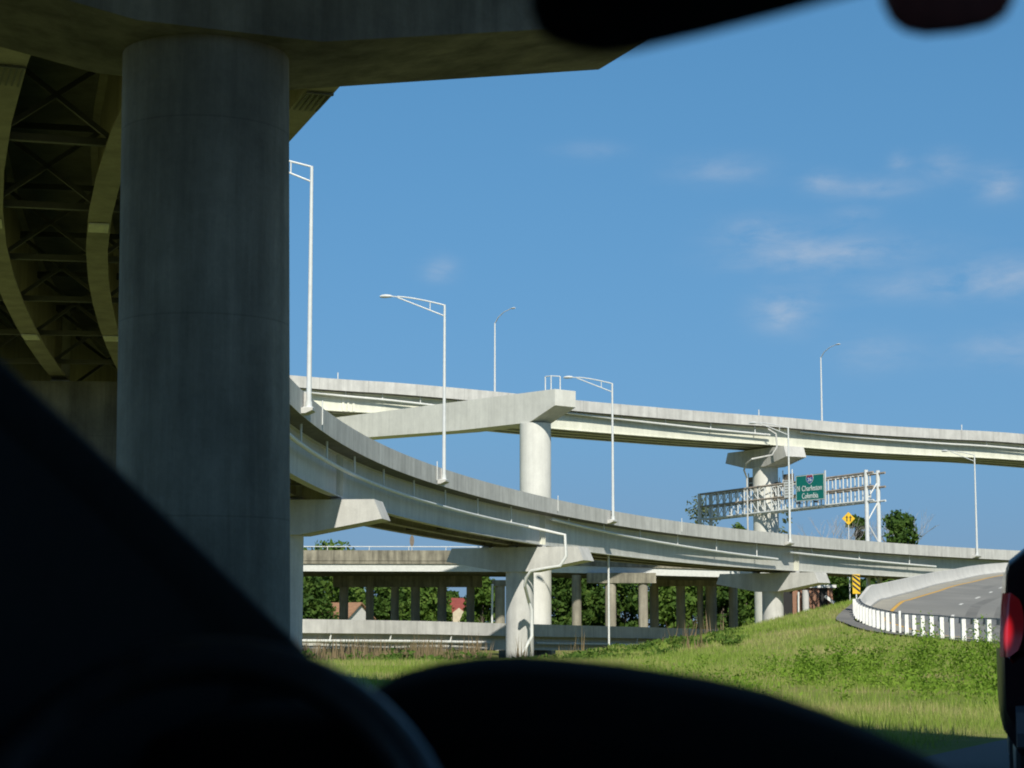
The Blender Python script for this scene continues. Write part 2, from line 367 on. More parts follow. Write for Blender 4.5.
# lamp brackets and lamps
def arm_lamp(loc,rz,label,h=11.6,proto=None):
    if proto is None:
        L=root('street_lamp',loc,label,'street lamp','street lamps along the bridges',rz)
        mb=MB(); mb.tube([(0,0,0),(0,0,h*.5),(0,0,h)],[.125,.10,.075],12); obj('pole',mb,'galv',L,False)
        mb=MB(); mb.obox((0,0,.03),(.24,0,0),(0,.24,0),(0,0,.03)); mb.cyl((0,0),.16,.06,.32,12); obj('base_plate',mb,'galv',L,False)
        mb=MB(); a=[(-3.25*t,0,h-.03+.70*(1-(1-t)**1.35)) for t in [i/8 for i in range(9)]]
        b=[(-3.25*t,0,h-.75+1.36*t) for t in [i/8 for i in range(9)]]
        mb.tube(a,.05,8); mb.tube(b,.045,8); mb.tube([(-1.0,0,h-.33),(-1.0,0,h+.24)],.035,6); mb.tube([(-3.25,0,h+.65),(-3.6,0,h+.70),(-3.75,0,h+.71)],.04,8)
        obj('bracket_arm',mb,'galv',L,False)
        mb=MB(); rings=[]
        for x,w,zb,zt in ((-3.62,.07,.66,.76),(-3.75,.14,.62,.82),(-4.05,.18,.60,.86),(-4.3,.17,.61,.84),(-4.45,.09,.65,.78)):
            rings.append([(x,w*math.cos(a_),h+(zb+zt)/2+(zt-zb)/2*math.sin(a_)) for a_ in [2*math.pi*k/12 for k in range(12)]])
        mb.loft(rings); obj('lamp_head',mb,'galv',L,False); return L
    return copy_tree(proto,loc,rz,label)
LP=[(309,'tall white street lamp with truss arm just right of the big shaded column'),
    (444,'white street lamp with truss arm against open sky, left of the massive pale crossbeam'),
    (613,'white street lamp whose head overlaps the end of the massive pale crossbeam'),
    (790,'white street lamp crossing in front of the small white sign on the gantry'),
    (977,'white street lamp nearest the right end of the curved flyover')]
proto=None; lamp_spots=[]
for px,lab in LP:
    ph=phi_of_px(px,-.3); p,o,t=fly_frame(ph)
    br=MB(); prf=[(-.55,-.83),(-.016,-.83),(-.016,-1.10),(-.2,-1.10),(-.55,-.95)]
    br.prism([(a,b) for a,b in prf],p,o,(0,0,1),t*.55)
    br.obox(p+o*-.14+t*.42+Vector((0,0,-.42)),t*.12,o*.12,Vector((0,0,.40)))
    obj('lamp_bracket',br,'conc',fly)
    loc=p+o*-.3+Vector((0,0,-.83))
    # arm points outward over the roadway (local -x)
    rz=math.atan2(-o.y,-o.x)
    L=arm_lamp(loc,rz,lab,proto=proto); proto=proto or L
# thin marker posts on the parapet
for px in (321,436,557,681):
    p,o,t=fly_frame(phi_of_px(px)); obj('marker_post',MB().tube([p+o*-.08+Vector((0,0,-.9)),p+o*-.08+Vector((0,0,.32))],.032,6),'pipe',fly)
# ------------------------------------------------------------------ piers of the curved flyover
def pier(y,off,label,flare=0,lean=0,dia=2.2,L=11.5,endk=.56,wid=2.5,zbase=-3,colmat='conc',capmat='conc',depth=1.9,tilt=0,group='bridge piers of the curved flyover'):
    p,o,t=fly_frame(phi_of_y(y)); z=p.z-3.6-.17
    c=p+o*off; r=root('bridge_pier',(c.x,c.y,zbase),label,'bridge pier',group)
    h=L/2; base=Vector((c.x,c.y,z))
    prof=[(-h+.45,0),(h-.45,0),(h,-depth*endk),(dia*.55,-depth),(-dia*.55,-depth),(-h,-depth*endk)]
    mb=MB().prism(prof,base,o,(0,0,1),t*wid/2)
    cap=obj('pier_cap',mb,capmat,r,angle=10)
    obj('column',MB().tube([(c.x+lean,c.y,zbase),(c.x+lean*.5,c.y,(zbase+z-depth)/2),(c.x,c.y,z-depth+.002)],[dia/2+flare,dia/2+flare*.5,dia/2],56),colmat,r)
    for g in GO:
        q=p+o*g; q.z=z; obj('bearing',MB().obox(q+Vector((0,0,.08)),o*.3,t*.3,Vector((0,0,.085))),'conc',r)
        st=MB()
        for k in (-.35,0,.35):
            for s in (-1,1): st.obox(p+o*(g+s*.13)+t*k+Vector((0,0,-2.4)),o*.10,t*.02,Vector((0,0,1.13)))
        obj('bearing_stiffener',st,'steel_cream',r)
    return r,base,o,t
big,bb,bo,bt=pier(26.5,4.31,'massive round concrete column in shade with its crosshead filling the top left',colmat='conc_shade',capmat='conc_shade',zbase=-.6,flare=.03,lean=.11,depth=2.13,endk=.60,dia=2.10,L=12.25)
pier(66,5.0,'dim shaded bridge pier under the yellow girders left of the big column',dia=3.4,depth=3.5,endk=.85,colmat='conc_shade',capmat='conc_shade')
pier(110,4.2,'bridge pier whose half sunlit crosshead pokes out right of the big column')
r3,b3,o3,t3=pier(157,3.0,'round bridge pier with a white downpipe zigzagging down its crosshead and column')
r4,b4,o4,t4=pier(205,3.9,'bridge pier in front of the brick building, its crosshead end sunlit',L=12.0)
# downpipe on the third pier
def face(px,py,Y): return P(px,py,Y)
dp=[fly_pt(152.5,.52,-2.45)]+[face(565,535,151.6),face(566,556,151.4),face(560,566,151.5),face(547,568,151.9),face(531,571,152.6),face(526,578,152.9),face(525,586,153.2),face(529,602,155.2),face(531.5,610,155.4),face(532,636,155.4),face(523,653,155.2)]
obj('downpipe',MB().tube(dp,.125,10),'pipe',r3)
q_=face(608.5,560,172.5); dp2=[Vector((q_.x,q_.y,q_.z+.8)),q_,Vector((q_.x,q_.y,-2))]
obj('downpipe',MB().tube(dp2,.085,8),'pipe',fly)
# ------------------------------------------------------------------ wide roadway overhead, behind the big crosshead (shades the car)
def overhead():
    R_=[(10.5,-110,17.2),(10.2,-60,16.4),(9.8,-20,15.6),(9.0,1.6,15.0),(6.9,3.6,14.95),(4.6,8.2,14.8),(2.9,13.5,14.62),(1.6,24.4,14.35)]
    r=root('overhead_viaduct',(0,0,0),'wide shaded viaduct roadway passing above the car behind the big column','viaduct')
    XL=-10.3
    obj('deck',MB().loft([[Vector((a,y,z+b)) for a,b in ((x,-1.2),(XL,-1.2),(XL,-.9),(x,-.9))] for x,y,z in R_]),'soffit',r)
    obj('parapet',MB().loft([[Vector((x+a,y,z+b)) for a,b in ((-.14,-1.21),(.14,-1.21),(.1,0),(-.1,0))] for x,y,z in R_]),'conc',r)
    obj('parapet',MB().loft([[Vector((XL+a,y,z+b)) for a,b in ((-.14,-1.21),(.14,-1.21),(.1,0),(-.1,0))] for x,y,z in R_]),'conc',r)
    for g in (-9,-6.5,-4,-1.5):
        obj('girder',MB().loft([[Vector((a,y,z+b)) for a,b in ibeam(g,-1.205,-3.45)] for x,y,z in R_]),'steel_yellow',r)
    obj('girder',MB().loft([[Vector((x-1.1+a,y,z+b)) for a,b in ibeam(0,-1.205,-3.45)] for x,y,z in R_]),'steel_yellow',r)
overhead()
def sky_blocker():  # unseen walls added behind the car to cut sky light on the big column
    r=root('sky_blocker',(0,-30,0),'unseen wall added behind the car to keep sky light off the big column','light blocker')
    obj('wall',MB().prism([(-34,-.6),(34,-.6),(34,11.8),(-34,11.8)],(0,-34,0),(1,0,0),(0,0,1),(0,.6,0)),'conc_shade',r)
    obj('sky_blocker_wing',MB().prism([(0,-.6),(30,-.6),(0,9)],(-34,-34,0),(-.8,.6,0),(0,0,1),(.25,.3,0)),'conc_shade',r)
    obj('sky_blocker_wing',MB().prism([(0,-.6),(24,-.6),(0,9)],(34,-34,0),(.8,.6,0),(0,0,1),(-.25,.3,0)),'conc_shade',r)
sky_blocker()
# ------------------------------------------------------------------ far flyover
def poly_path(pts,n=8):
    """Catmull-Rom through pts -> frames with the outward vector on the left of travel"""
    pts=[Vector(p) for p in pts]; out=[]
    ext=[pts[0]*2-pts[1]]+pts+[pts[-1]*2-pts[-2]]
    for i in range(1,len(ext)-2):
        a,b,c,d=ext[i-1:i+3]
        for k in range(n):
            t=k/n; out.append(.5*((2*b)+(c-a)*t+(2*a-5*b+4*c-d)*t*t+(3*b-a-3*c+d)*t**3))
    out.append(pts[-1]); fr=[]
    for i,p in enumerate(out):
        t=(out[min(i+1,len(out)-1)]-out[max(i-1,0)]); t.z=0; t.normalize(); fr.append((p,Vector((-t.y,t.x,0))))
    return fr
FT=[Vector((-78,192,30.2)),Vector((-50,201,29.2)),P(300,376,212),P(400,383,215.5),P(500,392,219.5),P(575,400,225),P(700,411,234),P(780,417,240),P(860,424,246),P(940,429,252),P(1024,434,258.5),Vector((100,278,25.6)),Vector((140,299,25.0))]
FF=poly_path(FT)
def at_px(frames,px,off=0):
    best=None
    for i in range(len(frames)-1):
        for k in range(10):
            t=k/10; p=frames[i][0].lerp(frames[i+1][0],t); o=frames[i][1].lerp(frames[i+1][1],t).normalized(); q=p+o*off
            x=512+FPX*q.x/(q.y*math.cos(PIT)+(q.z-CH)*math.sin(PIT))
            if best is None or abs(x-px)<best[0]: best=(abs(x-px),p,o)
    p,o=best[1],best[2]; return p,o,Vector((o.y,-o.x,0))
far=root('straight_flyover',(0,220,0),'high nearly straight flyover crossing behind the curved one','flyover')
WF=9.6
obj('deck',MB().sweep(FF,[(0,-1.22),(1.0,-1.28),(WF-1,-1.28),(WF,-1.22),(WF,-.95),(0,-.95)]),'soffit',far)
parf=[(-.012,-1.24),(.02,-1.24),(.02,-.953),(.36,-.953),(.3,-.62),(.2,-.46),(.17,0),(-.012,0)]
obj('parapet',MB().sweep(FF,parf),'conc_par',far); obj('parapet',MB().sweep(FF,[(WF-a,b) for a,b in parf]),'conc',far)
for g in (1.2,3.6,6.0,8.4): obj('girder',MB().sweep(FF,ibeam(g,-1.285,-3.35)),'steel_cream',far)
def far_pipe(px0,px1,z0,z1,n=14):
    pts=[]
    for i in range(n+1):
        p,o,t=at_px(FF,px0+(px1-px0)*i/n,.5); pts.append(p+o*.5+Vector((0,0,z0+(z1-z0)*i/n)))
    pp=obj('drain_pipe',MB().tube(pts,.12,8),'pipe',far)
    for i in range(1,n,3): obj('pipe_hanger',MB().tube([pts[i],Vector((pts[i].x,pts[i].y,pts[i].z+max(.2,-1.24-(z0+(z1-z0)*i/n))))],.06,6),'pipe',pp)
far_pipe(296,470,-1.55,-2.2); far_pipe(562,770,-1.45,-2.2); far_pipe(800,1060,-1.5,-2.0)
for px in (338,759,962):
    p,o,t=at_px(FF,px); obj('marker_post',MB().tube([p+o*.05+Vector((0,0,-.2)),p+o*.05+Vector((0,0,.7))],.06,6),'pipe',far)
# far flyover lamps (one curved arm, on the far parapet)
fl=None
for px,topy,lab in ((495,322,'slim single-arm lamp rising behind the far flyover, left of the crossbeam end'),(822,353,'slim single-arm lamp rising from the far flyover at the right, above the green sign')):
    p,o,t=at_px(FF,px,WF-.15); q=p+o*(WF-.15); q.z-=.02
    if fl is None:
        h=9.6; fl=root('street_lamp',q,lab,'street lamp','street lamps along the bridges',math.atan2(-o.y,-o.x))
        obj('pole',MB().tube([(0,0,-.02),(0,0,h)],[.13,.08],12),'galv',fl,False)
        obj('bracket_arm',MB().tube([(0,0,h-.1),(.7,0,h+.55),(1.8,0,h+1.0),(3.3,0,h+1.25)],[.06,.055,.05,.045],8),'galv',fl,False)
        obj('lamp_head',MB().loft([[(x,w*math.cos(a),h+1.22+w*.5*math.sin(a)) for a in [k*math.pi/5 for k in range(10)]] for x,w in ((3.2,.08),(3.45,.17),(3.8,.19),(4.05,.08))]),'galv',fl,False)
    else: copy_tree(fl,q,math.atan2(-o.y,-o.x),lab)
# far flyover pier with tapered crosshead
p,o,t=at_px(FF,764,4.7); c=p+o*4.7; z=p.z-3.35-.2
fp=root('bridge_pier',(c.x,c.y,-3),'tall round pier of the far flyover standing behind the sign gantry','bridge pier','bridge piers of the far flyover')
cd=o
h=6.2; obj('pier_cap',MB().prism([(-h+.5,0),(h-.5,0),(h,-1.3),(2.0,-2.2),(-2.0,-2.2),(-h,-1.3)],(c.x,c.y,z),cd,(0,0,1),t*1.5),'conc',fp,angle=10)
obj('column',MB().cyl((c.x,c.y),1.55,-3,z-2.198,48),'conc_pale',fp)
for g in (1.2,3.6,6.0,8.4):
    q=p+o*g; obj('bearing',MB().obox((q.x,q.y,z+.1),(.35,0,0),(0,.35,0),(0,0,.1)),'conc',fp)
YF=c.y-6
obj('downpipe',MB().tube([P(768,429,YF),P(776,434,YF),P(777,447,YF),P(772,455,YF),P(752,459,YF),P(746,464,YF+1),P(744,470,YF+3),P(747,478,YF+4),P(748,540,YF+4)],.11,8),'conc',fp)
# straddle bent
bent=root('straddle_bent',(2.4,192,-3),'massive pale concrete crossbeam on a round column carrying the far flyover','bridge bent')
A=Vector((5.05,188,0)); D=Vector((-.669,.743,0)); T=Vector((D.y,-D.x,0))
ztop,zbot=23.65,20.75
LB=57
obj('crossbeam',MB().prism([(0,ztop),(0,ztop-1.55),(3.6,zbot),(14,zbot),(34,zbot+.5),(LB,zbot+.5),(LB,ztop-.03)],(A.x,A.y,0),D,(0,0,1),T*1.35),'conc_pale',bent,angle=10)
c=A+D*4.2; obj('column',MB().cyl((c.x,c.y),1.5,-3,zbot-.002,48),'conc_pale',bent)
c=A+D*51; obj('column',MB().cyl((c.x,c.y),1.5,-3,zbot+.498,32),'conc_pale',bent)
ar=MB()
for dd,ss in ((.8,-1.1),(1.6,-1.1),(.5,-.2)):
    q=A+D*dd+T*ss; ar.tube([(q.x,q.y,ztop),(q.x,q.y,ztop+1.35)],.06,6)
q0=A+D*.8+T*-1.1; q1=A+D*.5+T*-.2; q2=A+D*.8+T*1.1; q3=A+D*1.6+T*-1.1
for a,b in ((q0,q1),(q0,q3)): ar.tube([(a.x,a.y,ztop+1.33),(b.x,b.y,ztop+1.33)],.05,6)
obj('access_railing',ar,'galv',bent)
st=MB()
for k in range(3):
    p,o,t=at_px(FF,346+k*5); st.prism([(0,-1.3),(-.25,-1.3),(-.06,-2.2),(-.25,-3.3),(0,-3.3)],p+o*1.15,o,(0,0,1),t*.12)
obj('bearing_stiffener',st,'steel_cream',bent)
# ------------------------------------------------------------------ low ramp bridge in the middle distance
LT=[Vector((-70,150,2.4)),Vector((-40,156,2.3)),P(300,619,164),P(420,621,173),P(505,623.4,180.5),P(640,627,201),P(756,629.5,221),Vector((50,250,1.6))]
LF=poly_path(LT)
low=root('low_ramp_bridge',(-8,165,-1.5),'low concrete ramp bridge behind the weeds with a white pipe along its side','bridge')
obj('deck',MB().sweep(LF,[(0,-1.1),(5.4,-1.1),(5.4,-.85),(0,-.85)]),'soffit',low)
parl=[(-.012,-1.12),(.02,-1.12),(.02,-.853),(.36,-.853),(.2,-.45),(.17,0),(-.012,0)]
obj('parapet',MB().sweep(LF,parl),'conc_par',low); obj('parapet',MB().sweep(LF,[(5.4-a,b) for a,b in parl]),'conc',low)
for g in (.9,2.7,4.6): obj('girder',MB().sweep(LF,ibeam(g,-1.105,-2.35,.4)),'steel_grey',low)
def low_pipe(px0,px1,z0,z1):
    pts=[]
    for i in range(11):
        p,o,t=at_px(LF,px0+(px1-px0)*i/10,-.0); pts.append(p+o*.25+Vector((0,0,z0+(z1-z0)*i/10)))
    pp=obj('drain_pipe',MB().tube(pts,.12,8),'pipe',low)
    for i in (2,5,8): obj('pipe_hanger',MB().tube([pts[i],pts[i]+Vector((.12,0,max(.15,-1.12-(z0+(z1-z0)*i/10))))],.07,6),'pipe',pp)
    return pts
low_pipe(292,492,-1.75,-1.72); low_pipe(538,740,-1.72,-1.75)
for px in (318,445,556,655):
    p,o,t=at_px(LF,px); lp=MB(); lp.obox(p+o*3.2+Vector((0,0,-2.75)),o*2.9,t*.4,Vector((0,0,.38))); lp.cyl((p.x+o.x*1.2,p.y+o.y*1.2),.4,-4,p.z-3.1,16); lp.cyl((p.x+o.x*5,p.y+o.y*5),.4,-4,p.z-3.1,16)
    obj('support',lp,'conc_old',low)
# ------------------------------------------------------------------ old bridge behind
old=root('old_bridge',(-10,250,-2),'weathered grey old bridge on rows of round columns in the background','bridge')
OT=[Vector((-95,249,11.05)),Vector((-40,250,11.0)),Vector((0,250,10.9)),Vector((20,251,10.45)),Vector((31.5,253,10.2))]
OF=poly_path(OT)
obj('parapet',MB().sweep(OF,[(0,-1.3),(.35,-1.3),(.3,0),(0,0)]),'conc_old',old)
obj('deck',MB().sweep(OF,[(.06,-1.7),(18,-1.7),(18,-1.31),(.06,-1.31)]),'conc_old',old)
obj('parapet',MB().sweep(OF,[(17.7,-1.3),(18,-1.3),(18,0),(17.75,0)]),'conc_old',old)
obj('fascia_beam',MB().sweep(OF,[(.25,-2.62),(.6,-2.62),(.6,-1.705),(.25,-1.705)]),'steel_lt',old)
for g in (3,5.9,8.8,11.7,14.6,17.2): obj('girder',MB().sweep(OF,[(g-.2,-2.8),(g+.2,-2.8),(g+.2,-1.705),(g-.2,-1.705)]),'soffit',old)
rl=MB(); pr=[p+o*.15+Vector((0,0,.45)) for p,o in OF]; rl.tube(pr,.06,6)
for p,o in OF[::1]: rl.tube([p+o*.15+Vector((0,0,-.05)),p+o*.15+Vector((0,0,.45))],.05,6)
obj('hand_rail',rl,'galv',old)
def old_cap(px0,px1,y0,yt,yb,dy,mat='conc_old'):
    a=P(px0,yt,y0);b=P(px1,yt,y0);c_=P(px0,yb,y0); obj('pier_cap',MB().box(a.x,y0,c_.z,b.x,y0+dy,min(a.z,8.15)),mat,old)
def old_col(px,Y,wpx,ytop,mat='conc_old_col'):
    a=P(px,ytop,Y); obj('column',MB().cyl((a.x,Y),wpx/2*Y/FPX,-4,a.z,20),mat,old)
old_cap(333,482,263.2,574,587,1.6); old_cap(587,656,249.4,569,583,1.6); old_cap(492,507,247,580,586,1.4); old_cap(652,748,263.2,571,586,1.6)
for px,w in ((344,9),(370,8),(395,8),(415.5,9),(442,9)): old_col(px,264,w,586.5)
old_col(470.5,263.9,8,586.5)
old_col(500,247.7,10,585.5); old_col(576.5,251,9.5,575); old_col(610.5,250.2,11,582.5); old_col(643,250.2,9.5,582.5)
for px,w in ((654,9),(680.5,9),(700,6),(711,11),(733,9)): old_col(px,264,w,585.5)
obj('downpipe',MB().tube([P(492.5,584,246.4),P(492,626,246.4)],.12,8),'pipe',old)
# round-cornered sign on the old bridge, seen nearly edge on
c=P(412,541,251); rs=root('road_sign',(c.x,c.y,11),'small narrow grey road sign standing up from the old bridge parapet','sign')
obj('post',MB().tube([(c.x,c.y,10.9),(c.x,c.y,c.z+.3)],.05,6),'galv',rs)
obj('sign_panel',MB().prism([(.28*math.cos(a),.72*math.sin(a)) for a in [k*math.pi/8 for k in range(16)]],(c.x,c.y-.09,c.z),(1,0,0),(0,0,1),(0,.02,0)),'sign_back',rs)
# ------------------------------------------------------------------ right-hand ramp
GP=[(1018,643),(1003.5,642),(989,640.7),(976,639.8),(963.6,639.3),(952,638),(941.7,636.6),(931.6,635.2),(922.6,634.4),(914,633.5),(906.6,632.6),(900,631.8),(893.4,630.9),(887.6,629.4),(882.6,628.2),(878,627),(873.8,625.8),(870.2,624.6),(867,623.4),(864,622),(861.2,620.6),(858.6,619),(856.6,617.2),(855.2,615.2),(854.4,613)]
Y=73.0; posts=[P(GP[0][0],GP[0][1],Y)]
for px,py in GP[1:]:
    lo,hi=Y+.2,Y+2.6
    prev=posts[-1]
    for _ in range(40):
        m=(lo+hi)/2; q=P(px,py,m)
        if (q.xy-prev.xy).length<1.75: lo=m
        else: hi=m
    Y=(lo+hi)/2; posts.append(P(px,py,Y))
EDGE=[Vector((27,-60,-.05)),Vector((24,-20,0)),Vector((21.5,20,.1)),Vector((19.6,50,.3))]+[posts[0],posts[6],posts[12],posts[18],posts[22]]
yl=posts[22].y
BAR=[P(862,605,yl+6),P(874,601.5,yl+13),P(886,598,yl+20),P(912,591,yl+33),P(948,582,yl+58),P(1020,571.5,yl+92)]
EDGE+=BAR[1:]+[Vector((82,238,8.6)),Vector((120,262,9.4)),Vector((160,278,9.8))]
EF=poly_path(EDGE,10)
BANK=.06
def strip(name,mat,o0,o1,dz,a=0,b=None,kind='structure',parent=None,frames=None):
    fr=(frames or EF)[a:b]; mb=MB(); vs=[];fs=[]
    for p,o in fr:
        for off in (o0,o1): vs.append(p-o*off+Vector((0,0,dz-BANK*off)))
    for i in range(len(fr)-1): fs.append((2*i,2*i+1,2*i+3,2*i+2))
    mb.add(vs,fs); ob=obj(name,mb,mat,parent)
    if kind: ob['kind']=kind
    return ob
rd=MB().sweep(EF,[(-.1,0),(-.1,-.9),(-11.4,-1.5),(-11.4,-BANK*11.4)]); o_=obj('ramp_road',rd,'asphalt_ramp'); o_['kind']='structure'
strip('ramp_shoulder','shoulder',.3,1.45,.006); strip('ramp_edge_line','yellow',1.5,1.72,.007)
M['track']=asphalt('worn_wheel_track',(.16,.157,.145),(.22,.215,.195),.25)
for a_ in (2.5,4.1,6.1,7.7): strip('ramp_wheel_track','track',a_-.32,a_+.32,.003)
strip('ramp_edge_line','white',10.2,10.36,.007)
# dashed lane line
dm=MB()
s=0; last=EF[0][0]
acc=[0]
for i in range(1,len(EF)): acc.append(acc[-1]+(EF[i][0]-EF[i-1][0]).length)
def ef_at(sv):
    i=min(max(int(np.searchsorted(acc,sv))-1,0),len(EF)-2); t=(sv-acc[i])/(acc[i+1]-acc[i]); return EF[i][0].lerp(EF[i+1][0],t),EF[i][1].lerp(EF[i+1][1],t).normalized()
sv=4
while sv<acc[-1]-4:
    vs=[]
    for k in range(4):
        p,o=ef_at(sv+k); 
        for off in (5.03,5.2): vs.append(p-o*off+Vector((0,0,.007-BANK*off)))
    dm.add(vs,[(0,1,3,2),(2,3,5,4),(4,5,7,6)]); sv+=12.2
o_=obj('lane_dashes',dm,'white'); o_['kind']='structure'
# dark gutter strip outside the posts
strip('ramp_verge_paving','gutter',-1.1,-.12,-.045,25,100)
# concrete barrier of the ramp
i0=next(i for i,(p,o) in enumerate(EF) if p.y>yl+3.5)
BF=EF[i0:]
bar=root('concrete_barrier',(BF[0][0].x,BF[0][0].y,BF[0][0].z),'pale curved concrete barrier wall along the outside of the banked ramp','barrier')
bm_=MB(); prof=[(.32,-1.2),(.32,.95),(.12,.95),(.02,.35),(-.22,.08),(-.22,-.25)]
hs=[min(1,.55+.45*i/6) for i in range(len(BF))]
vs=[];n=len(prof)
for (p,o),hh in zip(BF,hs):
    for a,b in prof: vs.append(p+o*a+Vector((0,0,b*hh if b>0 else b)))
fs=[(i*n+k,(i+1)*n+k,(i+1)*n+(k+1)%n,i*n+(k+1)%n) for i in range(len(BF)-1) for k in range(n)]
fs.append(tuple(range(n))); bm_.add(vs,fs); obj('wall',bm_,'conc_barrier',bar)
# guardrail
gr=root('guard_rail',posts[2],'roadside guardrail on many white posts curving along the ramp edge','guardrail')
def frame_at(i):
    a=posts[max(i-1,0)];b=posts[min(i+1,len(posts)-1)]; t=b-a; t.z=0; t.normalize(); return Vector((-t.y,t.x,0)),t
rp=MB(); wv=[(-.13,.62),(-.18,.66),(-.18,.70),(-.13,.735),(-.13,.765),(-.18,.80),(-.18,.84),(-.13,.88),(-.12,.88),(-.12,.62)]
rail_fr=[]
for i,p in enumerate(posts): rail_fr.append((p,frame_at(i)[0]))

pre=[EF[i] for i in range(len(EF)) if posts[0].y-24<EF[i][0].y<posts[0].y-1]
rail_fr=[(p,o) for p,o in pre]+rail_fr
rp.sweep(rail_fr,[(a-.17,b-.03) for a,b in wv])
for i,p in enumerate(posts):
    o,t=frame_at(i); rp.obox(p+o*-.20+Vector((0,0,.70)),o*.098,t*.07,Vector((0,0,.10)))
obj('rail',rp,'rail',gr)
for i,p in enumerate(posts):
    o,t=frame_at(i); tall=(i==11)
    if tall: mb=MB().obox(p+Vector((0,0,.45)),o*.05,t*.05,Vector((0,0,.50)))
    else: mb=MB().obox(p+Vector((0,0,.36)),o*.082,t*.10,Vector((0,0,.44)))
    obj('post',mb,'post',gr)
for k in range(1,4):
    p=posts[0]+(posts[0]-posts[1])*k; o,t=frame_at(0); obj('post',MB().obox(p+Vector((0,0,.36)),o*.10,t*.10,Vector((0,0,.44))),'post',gr)
# striped object marker at the barrier nose
c=P(856.3,584,yl+4.5); om=root('object_marker',(c.x,c.y,c.z-1.3),'yellow and black diagonally striped hazard marker where guardrail meets barrier','marker')
obj('post',MB().tube([(c.x,c.y+.05,c.z-1.6),(c.x,c.y+.05,c.z+.5)],.04,6),'galv',om)
pw,phh=.22,.56
face_=obj('marker_panel',MB().obox(c,(pw,0,0),(0,.012,0),(0,0,phh)),'sign_y',om)
sm=MB()
for k in range(4):
    z0=c.z-phh+.06+k*.28; x0=c.x-pw+.01; x1=c.x+pw-.01
    zz=[z0+.34,z0+.48,z0+.14,z0]; zz=[min(max(q,c.z-phh+.01),c.z+phh-.01) for q in zz]
    sm.add([(x0,c.y-.016,zz[0]),(x0,c.y-.016,zz[1]),(x1,c.y-.016,zz[2]),(x1,c.y-.016,zz[3])],[(0,1,2,3)])
obj('stripe',sm,'sign_blk',face_)
# ------------------------------------------------------------------ sign gantry
gt=root('sign_gantry',(43,235,0),'white steel truss sign gantry rising behind the curved flyover','sign gantry')
G0=P(866,473,226); G1=P(699.5,494.5,253)
gd=(G1-G0); gd.z=0; glen=gd.length; gd.normalize(); gn=Vector((-gd.y,gd.x,0))
if gn.y<0: gn=-gn
zt0,zt1=G0.z,G1.z
def gq(s,n_,k): # s along, n depth, k 0..1 down
    zt=zt0+(zt1-zt0)*s/glen; return Vector((G0.x,G0.y,0))+gd*s+gn*n_+Vector((0,0,zt-3.15*k))
DEP=1.75
for k,n_ in ((0,0),(.5,0),(0,DEP),(.5,DEP)):
    obj('chord',MB().tube([gq(-1.2,n_,k),gq(glen,n_,k)],.13,8),'galv_brown',gt)
for n_ in (0,DEP): obj('chord',MB().tube([gq(-1.2,n_,1),gq(glen,n_,1)],.12,8),'galv',gt)
nb=24
for i in range(nb+1):
    s=glen*i/nb
    wb=MB()
    for n_ in (0,DEP): wb.tube([gq(s,n_,0),gq(s,n_,1)],.09,6)
    wb.tube([gq(s,0,1),gq(s,DEP,1)],.07,6); wb.tube([gq(s,0,0),gq(s,DEP,0)],.06,6)
    if i<nb:
        s2=glen*(i+1)/nb
        for k in (0,.5) if i>8 else ():
            wb.tube([gq(s,DEP,k),gq(s2,DEP,k+.5)],.05,5); wb.tube([gq(s,0,k+.5),gq(s2,0,k)],.045,5)
        wb.tube([gq(s,0,1),gq(s2,DEP,1)],.05,5)
    obj('web_frame',wb,'galv',gt)
for s in (0,):
    for n_ in (0,DEP):
        q=gq(s,n_,0); obj('leg',MB().tube([(q.x,q.y,0),(q.x,q.y,q.z+.35)],.24,12),'galv',gt)
    z=gq(0,0,1).z; br=MB(); up=True
    q0,q1=gq(0,0,0),gq(0,DEP,0)
    while z>3:
        a,b=(q0,q1) if up else (q1,q0); br.tube([(a.x,a.y,z-2.4),(b.x,b.y,z)],.08,6); z-=2.4; up=not up
    br.tube([(q0.x,q0.y,zt0-3.1),(q1.x,q1.y,zt0-.9)],.08,6)
    obj('brace',br,'galv',gt)
for n_ in (0,DEP):
    q=gq(glen,n_,0); obj('leg',MB().tube([(q.x,q.y,9.1),(q.x,q.y,q.z+.1)],.24,12),'galv',gt)
# green guide sign on the gantry
def text_mesh(body,size,name):
    cu=bpy.data.curves.new(name,'FONT'); cu.body=body; cu.size=size; cu.align_x='CENTER'; cu.align_y='CENTER'; cu.extrude=.012; cu.offset=.002
    ob=bpy.data.objects.new(name,cu); COL.objects.link(ob); dg=bpy.context.evaluated_depsgraph_get(); me=bpy.data.meshes.new_from_object(ob.evaluated_get(dg)); bpy.data.objects.remove(ob); bpy.data.curves.remove(cu); return me
def on_plane(me,c,ux,uy,un):
    m=Matrix((( ux.x,uy.x,un.x,c.x),(ux.y,uy.y,un.y,c.y),(ux.z,uy.z,un.z,c.z),(0,0,0,1))); me.transform(m); return me
def s_of_px(px):
    lo,hi=0,glen
    for _ in range(40):
        m=(lo+hi)/2; q=gq(m,-.35,.3); x=512+FPX*q.x/(q.y*math.cos(PIT)+(q.z-CH)*math.sin(PIT))
        if x>px: lo=m
        else: hi=m
    return lo
ux=-gd; uz=Vector((0,0,1)); un=-gn
sa,sb=s_of_px(825),s_of_px(796.5); w=sb-sa
sc_=gq((sa+sb)/2,-.42,0); zc=sc_.z; yc=sc_.y
top=P(810,474.5,yc).z; bot=P(810,500.5,yc).z; hgt=top-bot; c=Vector((sc_.x,sc_.y,(top+bot)/2))
gs=root('guide_sign',c,'green highway sign with white place names and an interstate shield','highway sign')
obj('sign_panel',MB().obox(c,ux*w/2,uz*hgt/2,un*.04),'sign_g',gs)
bd=MB(); 
